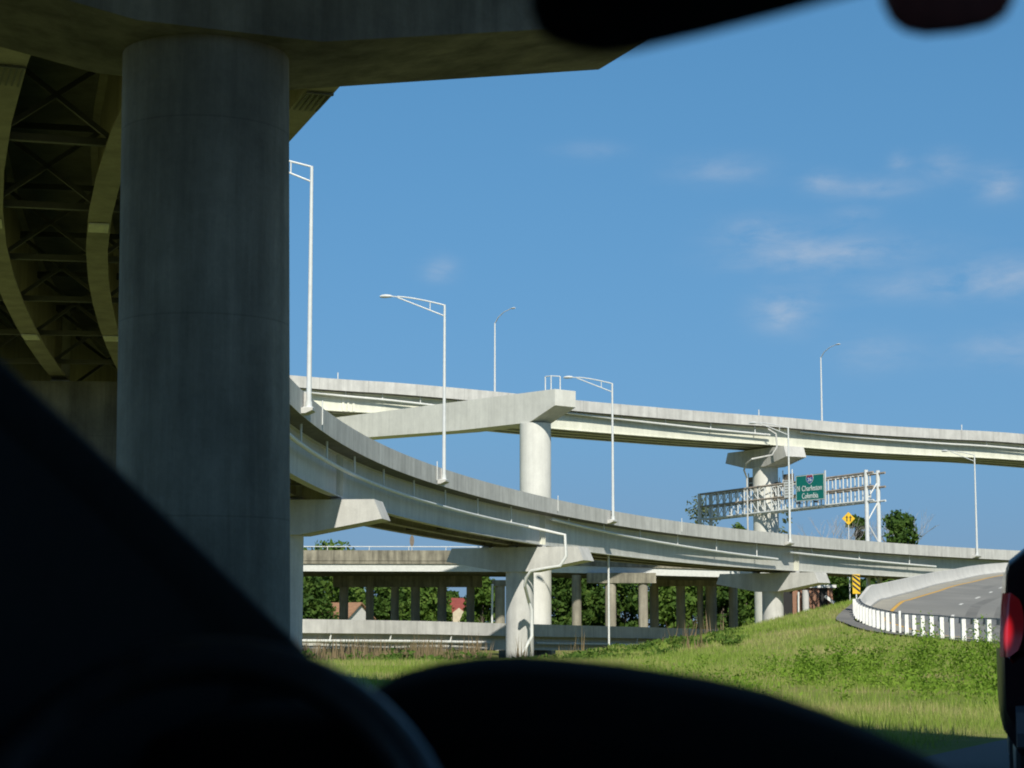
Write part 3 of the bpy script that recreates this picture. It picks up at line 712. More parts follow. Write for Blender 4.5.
for sgn in (-1,1):
    bd.obox(c+uz*sgn*(hgt/2-.07)+un*.045,ux*(w/2-.05),uz*.03,un*.008); bd.obox(c+ux*sgn*(w/2-.08)+un*.045,ux*.03,uz*(hgt/2-.1),un*.008)
obj('border',bd,'sign_w',gs)
for body,dz,sz,x0,fw in (('N',-.10,.92,-.40,.08),('Charleston',-.10,.92,.07,.70),('Columbia',-.98,.92,0,.56)):
    me=text_mesh(body,sz,'legend'); xs=[v.co.x for v in me.vertices]; wd=max(xs)-min(xs); kx=w*fw/wd
    for v in me.vertices: v.co.x*=kx
    on_plane(me,c+uz*dz+ux*w*x0+un*.055,ux,uz,un); me.materials.append(M['sign_w']); obj('legend',me,None,gs)
sh=[(-.5,.35),(-.35,.5),(0,.44),(.35,.5),(.5,.35),(.55,0),(.4,-.35),(0,-.6),(-.4,-.35),(-.55,0)]
kx=1.15; S=.95
cs=c+uz*1.02
obj('shield_border',MB().prism([(a*kx*S*1.12,b*S*1.12) for a,b in sh],cs+un*.05,ux,uz,un*.006),'sign_w',gs)
obj('shield',MB().prism([(a*kx*S,b*S) for a,b in sh],cs+un*.062,ux,uz,un*.006),'sign_b',gs)
obj('shield_crown',MB().prism([(-.5*kx*S,.33*S),(-.35*kx*S,.47*S),(0,.42*S),(.35*kx*S,.47*S),(.5*kx*S,.33*S),(.53*kx*S,.2*S),(-.53*kx*S,.2*S)],cs+un*.074,ux,uz,un*.006),'sign_r',gs)
me=text_mesh('26',.62*S,'shield_number'); on_plane(me,cs+uz*-.12*S+un*.08,ux*kx*1.1,uz,un); me.materials.append(M['sign_w']); obj('shield_number',me,None,gs)
for k in (-1,1):
    q=c+ux*k*w*.3; lp=MB().obox(Vector((q.x,q.y,bot-.22))+un*.5,ux*.16,uz*.10,un*.2); lp.bar(Vector((q.x,q.y,bot-.3))-un*.1,Vector((q.x,q.y,bot-.3))+un*.6,.06); obj('sign_light',lp,'suv_trim',gs)
obj('side_trim',MB().obox(c-ux*0+gd*(-w/2-.12)+un*.0,ux*.10,uz*(hgt/2+.3),un*.06),'galv',gs)
# small white sign beside it
sa,sb=s_of_px(793.5),s_of_px(784.5); q=gq((sa+sb)/2,-.4,0); tz=P(789,481.5,q.y).z; bz=P(789,497.5,q.y).z
c=Vector((q.x,q.y,(tz+bz)/2)); ws=root('regulatory_sign',c,'small white sign with grey lines beside the green highway sign','sign')
obj('sign_panel',MB().obox(c,ux*(sb-sa)/2,uz*(tz-bz)/2,un*.03),'sign_w',ws)
lm=MB()
for k in range(5): lm.obox(c+uz*((tz-bz)*(.36-.17*k))+un*.035,ux*(sb-sa)*(.40-.05*(k%2)),uz*.04,un*.006)
obj('legend',lm,'conc_old',ws)
# brown backs of signs facing the other way
for px0,px1,yt,yb,lab in ((733,742,477,489,'brown back of a sign panel, the one left of the far pier column'),(757.5,765,482,497,'brown back of a sign panel in front of the far pier column'),(767,778,474,487,'brown back of a sign panel, the tallest, just right of the far pier column')):
    sa,sb=s_of_px(px1),s_of_px(px0); q=gq((sa+sb)/2,DEP+.35,0); tz=P(px0,yt,q.y).z; bz=P(px0,yb,q.y).z; c=Vector((q.x,q.y,(tz+bz)/2))
    g=root('sign_board',c,lab,'sign','sign boards on the gantry seen from behind'); obj('sign_panel',MB().obox(c,ux*(sb-sa)/2,uz*(tz-bz)/2,un*.03),'sign_back',g)
    mm=MB()
    for k in (-.42,.42): mm.bar(c+ux*(sb-sa)*k+un*.1+uz*((tz-bz)/2+.5),c+ux*(sb-sa)*k+un*.1-uz*((tz-bz)/2+1.6),.12)
    mm.bar(c+ux*(sb-sa)*-.42+un*.1,c+ux*(sb-sa)*.42+un*.1,.11)
    obj('mount',mm,'galv',g)
# yellow diamond warning sign
c=P(848.5,518.5,238); ds=root('warning_sign',(c.x,c.y,4),'yellow diamond road sign with two black arrows left of the gantry legs','warning sign')
obj('post',MB().tube([(c.x,c.y+.06,3),(c.x,c.y+.06,c.z+.3)],.06,6),'galv',ds)
dpn=obj('sign_panel',MB().prism([(-.78,0),(0,-.78),(.78,0),(0,.78)],c,(1,0,0),(0,0,1),(0,.02,0)),'sign_y',ds)
am=MB()
for x,sg in ((-.2,1),(.22,1)):
    am.prism([(x-.06,-.35*sg),(x+.06,-.35*sg),(x+.06,.08*sg),(x+.16,.08*sg),(x,.36*sg),(x-.16,.08*sg),(x-.06,.08*sg)],c+Vector((0,-.026,0)),(1,0,0),(0,0,1),(0,.004,0))
obj('arrows',am,'sign_blk',dpn)
# ------------------------------------------------------------------ ground
es=np.array([[p.x,p.y,p.z] for p,o in EF]); eo=np.array([[o.x,o.y] for p,o in EF])
seg_a=es[:-1]; seg_d=es[1:]-es[:-1]
def ground_z(x,y):
    """numpy arrays -> height"""
    x=np.asarray(x,float);y=np.asarray(y,float)
    base=np.interp(y,[-100,45,75,110,150,400],[0,0,-.15,-.9,-1.6,-1.2])
    base=base+np.clip((x-5)*.04,0,.5)*np.clip((y-40)/40,0,1)
    best=np.full(x.shape,1e9); ez=np.zeros(x.shape); side=np.zeros(x.shape)
    for a,d in zip(seg_a,seg_d):
        L2=d[0]**2+d[1]**2; t=np.clip(((x-a[0])*d[0]+(y-a[1])*d[1])/L2,0,1)
        qx=a[0]+t*d[0]; qy=a[1]+t*d[1]; dd=np.hypot(x-qx,y-qy); m=dd<best
        best=np.where(m,dd,best); ez=np.where(m,a[2]+t*d[2],ez); side=np.where(m,(x-qx)*d[1]-(y-qy)*d[0],side) # >0 right
    left=side<=0
    sl=np.where(y<118,.085,.2)
    slope=np.interp(y,[60,110,122,150],[.075,.13,.22,.3])
    z_left=ez-.06-np.clip(best-1.2,0,60)*slope
    z_right=ez-BANK*np.clip(best,0,11.4)-.30
    emb=np.where(left,z_left,np.where(best<11.6,z_right,z_right-(best-11.6)*.25))
    # soft maximum of the flat and the bank
    k=.25; dlt=np.clip((emb-base)/k,-30,30); z=base+k*np.log1p(np.exp(dlt))
    under=(best<11.8)&(~left); z=np.where(under,np.minimum(z,z_right),z)
    near_l=left&(best<1.3); z=np.where(near_l,np.minimum(z,ez-.055),z)
    z=z+.05*np.sin(x*.7+1.3)*np.sin(y*.45)*np.clip((best-2)/4,0,1)*np.clip((y-26)/10,0,1)
    # our own road is flat
    d=road_dist(x,y); z=np.where(np.abs(d)<5.6,np.minimum(z,-.02)*0-.02,z*np.clip((np.abs(d)-5.6)/3,0,1)-.02*(1-np.clip((np.abs(d)-5.6)/3,0,1)))
    return z
RC=[(-4,-40),(-1.5,-15),(1.15,0),(3.6,8),(6.4,15),(11.2,24),(18.5,34),(30,46),(46,58)]
rc=poly_path([Vector((a,b,0)) for a,b in RC],8)
rca=np.array([[p.x,p.y] for p,o in rc])
def road_dist(x,y):
    best=np.full(np.shape(x),1e9)
    for a,b in zip(rca[:-1],rca[1:]):
        d=b-a; L2=(d**2).sum(); t=np.clip(((x-a[0])*d[0]+(y-a[1])*d[1])/L2,0,1); best=np.minimum(best,np.hypot(x-a[0]-t*d[0],y-a[1]-t*d[1]))
    return best
def axis(cuts):
    out=[]
    for a,b,st in cuts: out+=list(np.arange(a,b,st))
    out.append(cuts[-1][1]); return np.array(out)
xs=axis([(-4000,-1200,700),(-1200,-300,150),(-300,-80,22),(-80,-24,4),(-24,40,.8),(40,100,3),(100,300,20),(300,1200,150),(1200,4000,700)])
ys=axis([(-600,-60,90),(-60,10,5),(10,150,.8),(150,300,5),(300,600,30),(600,5000,550)])
X,Yg=np.meshgrid(xs,ys); Z=ground_z(X,Yg)
nx,ny=len(xs),len(ys)
gm=bpy.data.meshes.new('ground'); idx=np.arange(nx*ny).reshape(ny,nx)
faces=np.stack([idx[:-1,:-1],idx[:-1,1:],idx[1:,1:],idx[1:,:-1]],-1).reshape(-1,4)
def np_mesh(name,verts,faces,mat,smooth=False):
    me=bpy.data.meshes.new(name); nv=len(verts); nf,k=faces.shape
    me.vertices.add(nv); me.vertices.foreach_set('co',np.ascontiguousarray(verts,dtype=np.float32).ravel())
    me.loops.add(nf*k); me.loops.foreach_set('vertex_index',np.ascontiguousarray(faces,dtype=np.int32).ravel())
    me.polygons.add(nf); me.polygons.foreach_set('loop_start',np.arange(0,nf*k,k,dtype=np.int32)); me.polygons.foreach_set('loop_total',np.full(nf,k,dtype=np.int32))
    if smooth: me.polygons.foreach_set('use_smooth',np.ones(nf,dtype=bool))
    me.update(calc_edges=True); me.validate(); me.materials.append(M[mat]); return me
g=obj('ground',np_mesh('ground',np.stack([X.ravel(),Yg.ravel(),Z.ravel()],-1),faces,'ground',True),None); g['kind']='structure'
def flat_strip(name,mat,frames,o0,o1,z):
    vs=[];fs=[]
    for p,o in frames:
        for off in (o0,o1): vs.append((p.x-o.x*off,p.y-o.y*off,z))
    for i in range(len(frames)-1): fs.append((2*i,2*i+1,2*i+3,2*i+2))
    ob=obj(name,MB().add(vs,fs),mat); ob['kind']='structure'
flat_strip('road','asphalt',rc,-3.7,5.2,.0)
#flat_strip('road_edge_line','white',rc,-3.35,-3.22,.005)
# ------------------------------------------------------------------ grass, weeds, reeds
def visible(x,y,px0=-40,px1=1070): 
    q=512+FPX*x/y; return (q>px0)&(q<px1)
def blades(n,xr,yr,h0,h1,w,seed,keep,lean=.5,dens_pow=1.6):
    r=np.random.default_rng(seed)
    y=yr[0]+(yr[1]-yr[0])*r.random(n)**dens_pow; x=xr[0]+(xr[1]-xr[0])*r.random(n)
    m=keep(x,y,r); x=x[m];y=y[m]; n=len(x)
    z=ground_z(x,y)-.03
    sc_=np.clip(y/45,.8,3.0)
    h=(h0+(h1-h0)*r.random(n)**1.5)*np.clip(sc_**.35,1,1.5); a=r.random(n)*2*math.pi; ww=w*sc_*(.6+.8*r.random(n))
    dx,dy=np.cos(a)*ww/2,np.sin(a)*ww/2
    la=r.random(n)*2*math.pi; ll=h*lean*r.random(n)
    v=np.empty((n,3,3)); v[:,0]=np.stack([x-dx,y-dy,z],-1); v[:,1]=np.stack([x+dx,y+dy,z],-1); v[:,2]=np.stack([x+np.cos(la)*ll,y+np.sin(la)*ll,z+h],-1)
    return v.reshape(-1,3),np.arange(n*3).reshape(-1,3)
def edge_side(x,y):
    """distance to the ramp edge, and whether on its right (road) side"""
    best=np.full(x.shape,1e9); side=np.zeros(x.shape)
    for a,d in zip(seg_a,seg_d):
        L2=d[0]**2+d[1]**2; t=np.clip(((x-a[0])*d[0]+(y-a[1])*d[1])/L2,0,1); qx=a[0]+t*d[0]; qy=a[1]+t*d[1]; dd=np.hypot(x-qx,y-qy); m=dd<best
        best=np.where(m,dd,best); side=np.where(m,(x-qx)*d[1]-(y-qy)*d[0],side)
    return best,side
def keep_field(x,y,r):
    d,s=edge_side(x,y); return (s<0)&(d>1.25)&(road_dist(x,y)>4.3)&visible(x,y,-60,1110)
v1,f1=blades(330000,(-14,27),(17,150),.06,.25,.018,3,keep_field)
v2,f2=blades(60000,(-1,10),(15,30),.05,.16,.012,4,lambda x,y,r:(road_dist(x,y)>3.9+.5*r.random(x.shape))&visible(x,y,600,1110),.6,1.0)
v1=np.concatenate([v1,v2]); f1=np.concatenate([f1,f2+len(f1)*3])
gg=obj('grass',np_mesh('grass',v1,f1,'grass'),None); tag(gg,'mixed green and straw coloured rough grass covering the slope below the guardrail','grass',kind='stuff')
def leafy(n,centres,seed,lw,mat,name):
    r=np.random.default_rng(seed); vs=[]
    for (x,y,hh,rad,k) in centres:
        z0=float(ground_z(np.array([x]),np.array([y]))[0])
        k=int(k); u=r.normal(size=(k,3)); u/=np.linalg.norm(u,axis=1)[:,None]; rr=r.random(k)**.5
        px_=x+u[:,0]*rad*rr; py_=y+u[:,1]*rad*rr; pz_=z0+np.clip(hh*(.5+.55*u[:,2]*rr),.02,None)
        a=r.normal(size=(k,3)); a/=np.linalg.norm(a,axis=1)[:,None]; b=np.cross(a,r.normal(size=(k,3))); b/=np.linalg.norm(b,axis=1)[:,None]
        s=lw*(.5+r.random(k))[:,None]; c=np.stack([px_,py_,pz_],-1)
        vs.append(np.stack([c-a*s,c+b*s*.45,c+a*s,c-b*s*.45],1))
    v=np.concatenate(vs).reshape(-1,3); return np_mesh(name,v,np.arange(len(v)).reshape(-1,4),mat)
cs=[]
for i in range(900):
    y=random.uniform(27,72); px=random.uniform(640,1040); x=(px-512)/FPX*y
    # ragged band of weeds across the middle of the slope
    pyc=HY+FPX*(CH-.2)/y
    dens=math.exp(-((pyc-672)/17)**2)*(0.15+0.6*(math.sin(px*.021+y*.2)*.5+.5))+.03
    if px<760: dens*=.35
    if random.random()<dens*(1 if pyc>658 else .15): cs.append((x,y,random.uniform(.15,.55),random.uniform(.2,.5),random.uniform(25,70)))
for px,py,hh in ((930,668,1.25),(955,675,.95),(985,668,1.1),(868,668,.95),(845,672,.85),(800,676,.7),(985,690,.6),(905,676,.9)):
    Yw=FPX*(CH+.15)/(py-HY+14); x=(px-512)/FPX*Yw
    for k in range(4): cs.append((x+random.uniform(-.3,.3),Yw+random.uniform(-.3,.3),hh*random.uniform(.7,1.25),.36,210))
wd=obj('weeds',leafy(0,cs,5,.036,'weed','weeds'),None); tag(wd,'bushy bright green leafy weeds across the middle of the grass slope','weeds',kind='stuff')
def keep_reed(x,y,r):
    n=np.sin(x*1.1+y*.3)*np.sin(x*.37-y*.21)+.4*np.sin(x*2.3)
    return ((n>.0)&visible(x,y,290,760))&((512+FPX*x/y<480)|((n>1.0)&(r.random(x.shape)<.4)))
va,fa=blades(26000,(-22,22),(95,155),.35,1.35,.035,9,keep_reed,.35,1.0)
rd_=obj('reeds',np_mesh('reeds',va,fa,'reed'),None); tag(rd_,'tall dry brown weeds growing in front of the low ramp bridge','reeds',kind='stuff')
cs=[]
for i in range(330):
    y=random.uniform(90,150); px=random.uniform(300,740); x=(px-512)/FPX*y; cs.append((x,y,random.uniform(.25,.9) if px<480 else random.uniform(.1,.4),random.uniform(.4,1.0),60))
ub=obj('undergrowth',leafy(0,cs,6,.12,'leaf_mid','undergrowth'),None); tag(ub,'low green undergrowth between the grass and the low ramp bridge','undergrowth',kind='stuff')
# ------------------------------------------------------------------ trees
def crown(centres,leaf,k,seed,mat):
    r=np.random.default_rng(seed); vs=[]
    for (x,y,z,rx,rz) in centres:
        n=int(k); u=r.normal(size=(n,3)); u/=np.linalg.norm(u,axis=1)[:,None]; rr=(.55+.5*r.random(n))[:,None]
        c=np.array([x,y,z])+u*rr*np.array([rx,rx,rz])
        nrm=u*.6+r.normal(size=(n,3))*.6; nrm/=np.linalg.norm(nrm,axis=1)[:,None]
        a=np.cross(nrm,r.normal(size=(n,3))); a/=np.linalg.norm(a,axis=1)[:,None]; b=np.cross(nrm,a); s=leaf*(.5+r.random(n))[:,None]
        vs.append(np.stack([c-a*s,c+b*s*.6,c+a*s,c-b*s*.6],1))
    v=np.concatenate(vs).reshape(-1,3); return np_mesh('crown',v,np.arange(len(v)).reshape(-1,4),mat)
def tree(x,y,h,rad,mat,label,seed,leaf=.36,nc=44,k=130,low=.12,group='trees behind the bridges'):
    rr=random.Random(seed); z0=-1.3
    t=root('tree',(x,y,z0),label,'tree',group)
    mb=MB(); mb.tube([(x,y,z0-.2),(x+.1,y,z0+h*.35),(x-.1,y,z0+h*.7)],[.045*h*.5,.03*h*.5,.012*h*.5],8)
    cen=[]
    for i in range(nc):
        q=rr.random(); zz=z0+h*(low+(1-low)*.92*q); prof=math.sin(math.pi*min(1,.18+.82*(q**.9)*.95))
        a=rr.random()*2*math.pi; d=rad*.75*prof*math.sqrt(rr.random()); cr=rad*rr.uniform(.25,.45)
        cen.append((x+math.cos(a)*d,y+math.sin(a)*d,zz,cr,cr*.75))
        if i%4==0: mb.tube([(x,y,z0+h*.3),(x+math.cos(a)*d*.6,y+math.sin(a)*d*.6,zz-.3*cr),(x+math.cos(a)*d,y+math.sin(a)*d,zz)],[.08,.05,.02],5)
    obj('trunk',mb,'bark',t); obj('crown',crown(cen,leaf,k,seed,mat),None,t)
    return t
def treeX(px,Y): return (px-512)/FPX*Y
TL=[ # px, Y, height, radius, mat, label
 (308,292,10.5,5.0,'leaf_dark','dark green tree filling the gap right of the big column under the old bridge'),
 (330,305,17.2,6.4,'leaf_mid','rounded green tree whose top shows above the old bridge behind the crosshead'),
 (352,318,10.8,4.4,'leaf_mid','green tree behind the brown roofed house, right of its gable'),
 (385,310,10.6,4.4,'leaf_dark','green tree between the second and third dark columns of the old bridge'),
 (407,322,10.8,4.0,'leaf_mid','green tree behind the middle dark columns of the old bridge'),
 (430,306,10.4,4.0,'leaf_mid','green tree between the last two dark columns of the old bridge'),
 (452,330,8.6,3.6,'leaf_dark','dark green tree behind the red roofed house'),
 (482,300,10.8,3.6,'leaf_mid','green tree showing in the narrow gap left of the white downpipe column'),
 (560,285,11.7,4.7,'leaf_dark','dense dark tree just right of the big straddle column'),
 (590,292,11.2,4.7,'leaf_dark','dense green tree between the sunlit round columns of the old bridge'),
 (624,288,11.7,4.9,'leaf_dark','dense green tree right of the thin white downpipe'),
 (666,290,11.2,4.5,'leaf_mid','dense green tree between the darkest columns of the old bridge'),
 (690,300,11.2,4.5,'leaf_mid','green tree seen between two thin dark old bridge columns'),
 (722,292,10.7,4.3,'leaf_dark','dark tree in the deep shade beside the third pier'),
 (745,300,10.7,4.3,'leaf_mid','green tree in the shade right behind the third pier column'),
 (833,285,11.5,3.6,'leaf_dark','dark tree between the brick building and the striped marker'),
 (868,296,11.5,3.4,'leaf_dark','dark tree seen through the gantry legs below the curved flyover'),
 (887,306,12.5,3.6,'leaf_mid','tree behind the right gantry leg, low under the curved flyover'),
 (848,300,10.5,3.4,'leaf_dark','dark tree behind the striped hazard marker'),
]
for i,(px,Yt,h,rad,mat,lab) in enumerate(TL): tree(treeX(px,Yt),Yt,h,rad,mat,lab,100+i)
tree(treeX(899,330),330,23,4.4,'leaf_dark','dark evergreen tree standing above the curved flyover right of the gantry legs',140,nc=20,low=.45)
tree(treeX(856,330),330,24.5,2.4,'leaf_dark','slim dark green tree behind the yellow diamond sign',141,nc=16,low=.5)
tree(treeX(699,330),330,25,4.2,'leaf_pale','pale green wispy tree behind the left end of the sign gantry',142,nc=24,k=36,low=.5,leaf=.30)
tree(treeX(737,325),325,20.5,3.0,'leaf_mid','yellow green tree top under the gantry truss left of the far pier',143,nc=14,k=50,low=.5)
tree(treeX(784,330),330,23.5,2.6,'leaf_pale','pale thin tree just right of the far pier column',144,nc=9,k=24,low=.5,leaf=.30)
def bare(x,y,h,label,seed,spread=.5):
    rr=random.Random(seed); z0=-1.3; t=root('tree',(x,y,z0),label,'bare tree','bare trees behind the flyover'); tr=MB(); cr=MB()
    tr.tube([(x,y,z0-.2),(x+.1,y,z0+h*.45)],[.28,.18],8); obj('trunk',tr,'bark_grey',t)
    def grow(p,d,l,r_,lev):
        q=p+d*l; cr.tube([p,(p+q)/2+Vector((rr.uniform(-.1,.1),rr.uniform(-.1,.1),.1))*l*.3,q],[r_,r_*.85,r_*.7],5 if lev<2 else 3,False)
        if lev>=5: return
        for _ in range(3 if lev<4 else 2):
            nd=(d+Vector((rr.uniform(-1,1),rr.uniform(-1,1),rr.uniform(-.25,.6)))*spread*1.25).normalized(); grow(q,nd,l*rr.uniform(.6,.85),r_*.66,lev+1)
    for k in range(3): grow(Vector((x+.1,y,z0+h*.42)),Vector((rr.uniform(-.5,.5),rr.uniform(-.5,.5),1)).normalized(),h*.17,.09,1)
    obj('crown',cr,'bark_grey',t,angle=None)
bare(treeX(905,345),345,24.5,'tall bare grey tree with fine twigs right of the gantry',201)
bare(treeX(886,347),347,24,'bare grey tree close behind the right gantry leg',203)
bare(treeX(829,322),322,22,'bare grey tree between the green sign and the yellow diamond',202)
# ------------------------------------------------------------------ buildings behind
def gable_house(px0,px1,Y,yb,ye,yr,roof,wall,label,cat='house',depth=9,ridge_x=False):
    a=P(px0,ye,Y); b=P(px1,ye,Y); r_=P((px0+px1)/2,yr,Y).z; zb=-1.5
    h=root('house',((a.x+b.x)/2,Y,zb),label,cat,'houses behind the old bridge')
    x0,x1,ze=a.x,b.x,a.z; xm=(x0+x1)/2
    if not ridge_x: # gable faces the viewer
        obj('wall',MB().prism([(x0,zb),(x1,zb),(x1,ze),(xm,r_),(x0,ze)],(0,Y+depth/2,0),(1,0,0),(0,0,1),(0,depth/2,0)),wall,h,angle=10)
        rm=MB(); 
        for s,xe in ((-1,x0),(1,x1)):
            n_=Vector((r_-ze,0,abs(xe-xm))).normalized(); n_.x*=s
            p0=Vector((xm,Y-.4,r_));p1=Vector((xe+s*.4,Y-.4,ze-.4*(r_-ze)/abs(xe-xm))); dd=Vector((0,depth+.8,0)); u=n_*.16+Vector((0,0,.004))
            rm.add([p0,p1,p1+dd,p0+dd,p0+u,p1+u,p1+dd+u,p0+dd+u],[(0,1,2,3),(4,7,6,5),(0,4,5,1),(1,5,6,2),(2,6,7,3),(3,7,4,0)])
        obj('roof',rm,roof,h,angle=10)
    wn=MB().box(xm-.6,Y-.05,ze-1.9,xm+.6,Y+.0-.004,ze-.6); obj('window',wn,'dark',h)
    return h
# brown-roofed house: long roof side with a white gable at its right end
def brown_house():
    Y=296; h=root('house',(treeX(335,Y),Y,-1.5),'white walled house with a long brown roof seen through the old bridge columns','house','houses behind the old bridge')
    xl,xr=treeX(302,Y),treeX(364,Y)
    zr=P(345,604,Y).z; ze=P(345,618,Y).z
    d=Vector((.86,-.5,0)); n=Vector((.5,.86,0)); c=Vector((treeX(333,Y),Y,0)); L=5.0; wd_=3.2
    obj('wall',MB().prism([(-wd_,-1.5),(wd_,-1.5),(wd_,ze),(0,zr),(-wd_,ze)],c,n,(0,0,1),d*L),'wall_w',h,angle=10)
    rm=MB()
    for s in (-1,1):
        p0=c+Vector((0,0,zr+.03)); p1=c+n*s*(wd_+.45)+Vector((0,0,ze-.45*(zr-ze)/wd_+.03)); u=Vector((0,0,.18)); e=d*(L+.4)
        rm.add([p0-e,p1-e,p1+e,p0+e,p0-e+u,p1-e+u,p1+e+u,p0+e+u],[(0,1,2,3),(4,7,6,5),(0,4,5,1),(1,5,6,2),(2,6,7,3),(3,7,4,0)])
    obj('roof',rm,'brick_roof',h,angle=10)
    q=c+d*(L+.01); obj('window',MB().obox(q+Vector((0,0,ze-1.2)),d*.02,n*.5,Vector((0,0,.55))),'dark',h)
brown_house()
def red_house():
    Y=306; h=root('house',(treeX(462,Y),Y,-1.5),'small house with a red roof and cream gable seen under the old bridge','house','houses behind the old bridge')
    d=Vector((1,0,0)); c=Vector((treeX(459,Y),Y+3,0)); zr=P(460,599,Y).z; ze=P(460,611,Y).z
    obj('wall',MB().prism([(-3,-1.5),(3,-1.5),(3,ze),(0,zr),(-3,ze)],c,(0,1,0),(0,0,1),d*3.0),'wall_c',h,angle=10)
    rm=MB()
    for s in (-1,1):
        p0=c+Vector((0,0,zr+.03)); p1=c+Vector((0,s*3.5,ze-.5*(zr-ze)/3+.03)); u=Vector((0,0,.18)); e=d*3.4
        rm.add([p0-e,p1-e,p1+e,p0+e,p0-e+u,p1-e+u,p1+e+u,p0+e+u],[(0,1,2,3),(4,7,6,5),(0,4,5,1),(1,5,6,2),(2,6,7,3),(3,7,4,0)])
    obj('roof',rm,'red_roof',h,angle=10)
    # front porch gable
    zc=P(460,608,Y).z; xc=treeX(459.5,Y)
    obj('porch',MB().prism([(xc-.9,-1.5),(xc+.9,-1.5),(xc+.9,zc-.7),(xc,zc),(xc-.9,zc-.7)],(0,Y-1.0,0),(1,0,0),(0,0,1),(0,.9,0)),'wall_c',h,angle=10)
    for k in (-1,1): obj('window',MB().box(xc+k*1.9-.4,Y-.06,.3,xc+k*1.9+.4,Y-.002,1.5),'dark',h)
red_house()
# brick building beside the third pier
def brick_building():
    Y=244; x0,x1=treeX(780,Y),treeX(831,Y); zt=P(800,588,Y).z
    h=root('brick_building',((x0+x1)/2,Y,0),'red brick building with dark doorways behind the pier crosshead','building')
    cuts=[(x0,treeX(782,Y)),(treeX(791,Y),treeX(817.5,Y)),(treeX(826,Y),x1)]
    w=MB()
    for a,b in cuts: w.box(a,Y,-2,b,Y+.35,zt)
    w.box(x0,Y+.36,-2,x0+.3,Y+8,zt); w.box(x1-.3,Y+.36,-2,x1,Y+8,zt); w.box(x0,Y+7.7,-2,x1,Y+8.02,zt-.01)
    obj('wall',w,'brick',h)
    for a,b in ((782,791),(817.5,826)): obj('doorway',MB().box(treeX(a,Y)+.01,Y+.2,-2,treeX(b,Y)-.01,Y+.3,zt-.02),'dark',h)
    obj('roof',MB().obox(((x0+x1)/2,Y+4,zt+.2),((x1-x0)/2+.4,0,0),(0,4.4,0),(0,0,.17)),'wall_w',h)
    ev=P(831,597,Y); obj('eave',MB().bar(P(825,596,Y-.4),P(834,603,Y-.4),.3,.35),'wall_w',h)
    obj('downpipe',MB().tube([P(798.5,592,Y-.5),P(798.7,625,Y-.5)],.11,8),'pipe',h)
    obj('column',MB().cyl((treeX(804,Y-1.2),Y-1.2),.4,-2,P(804,590,Y-1.2).z,20),'conc',h)
brick_building()
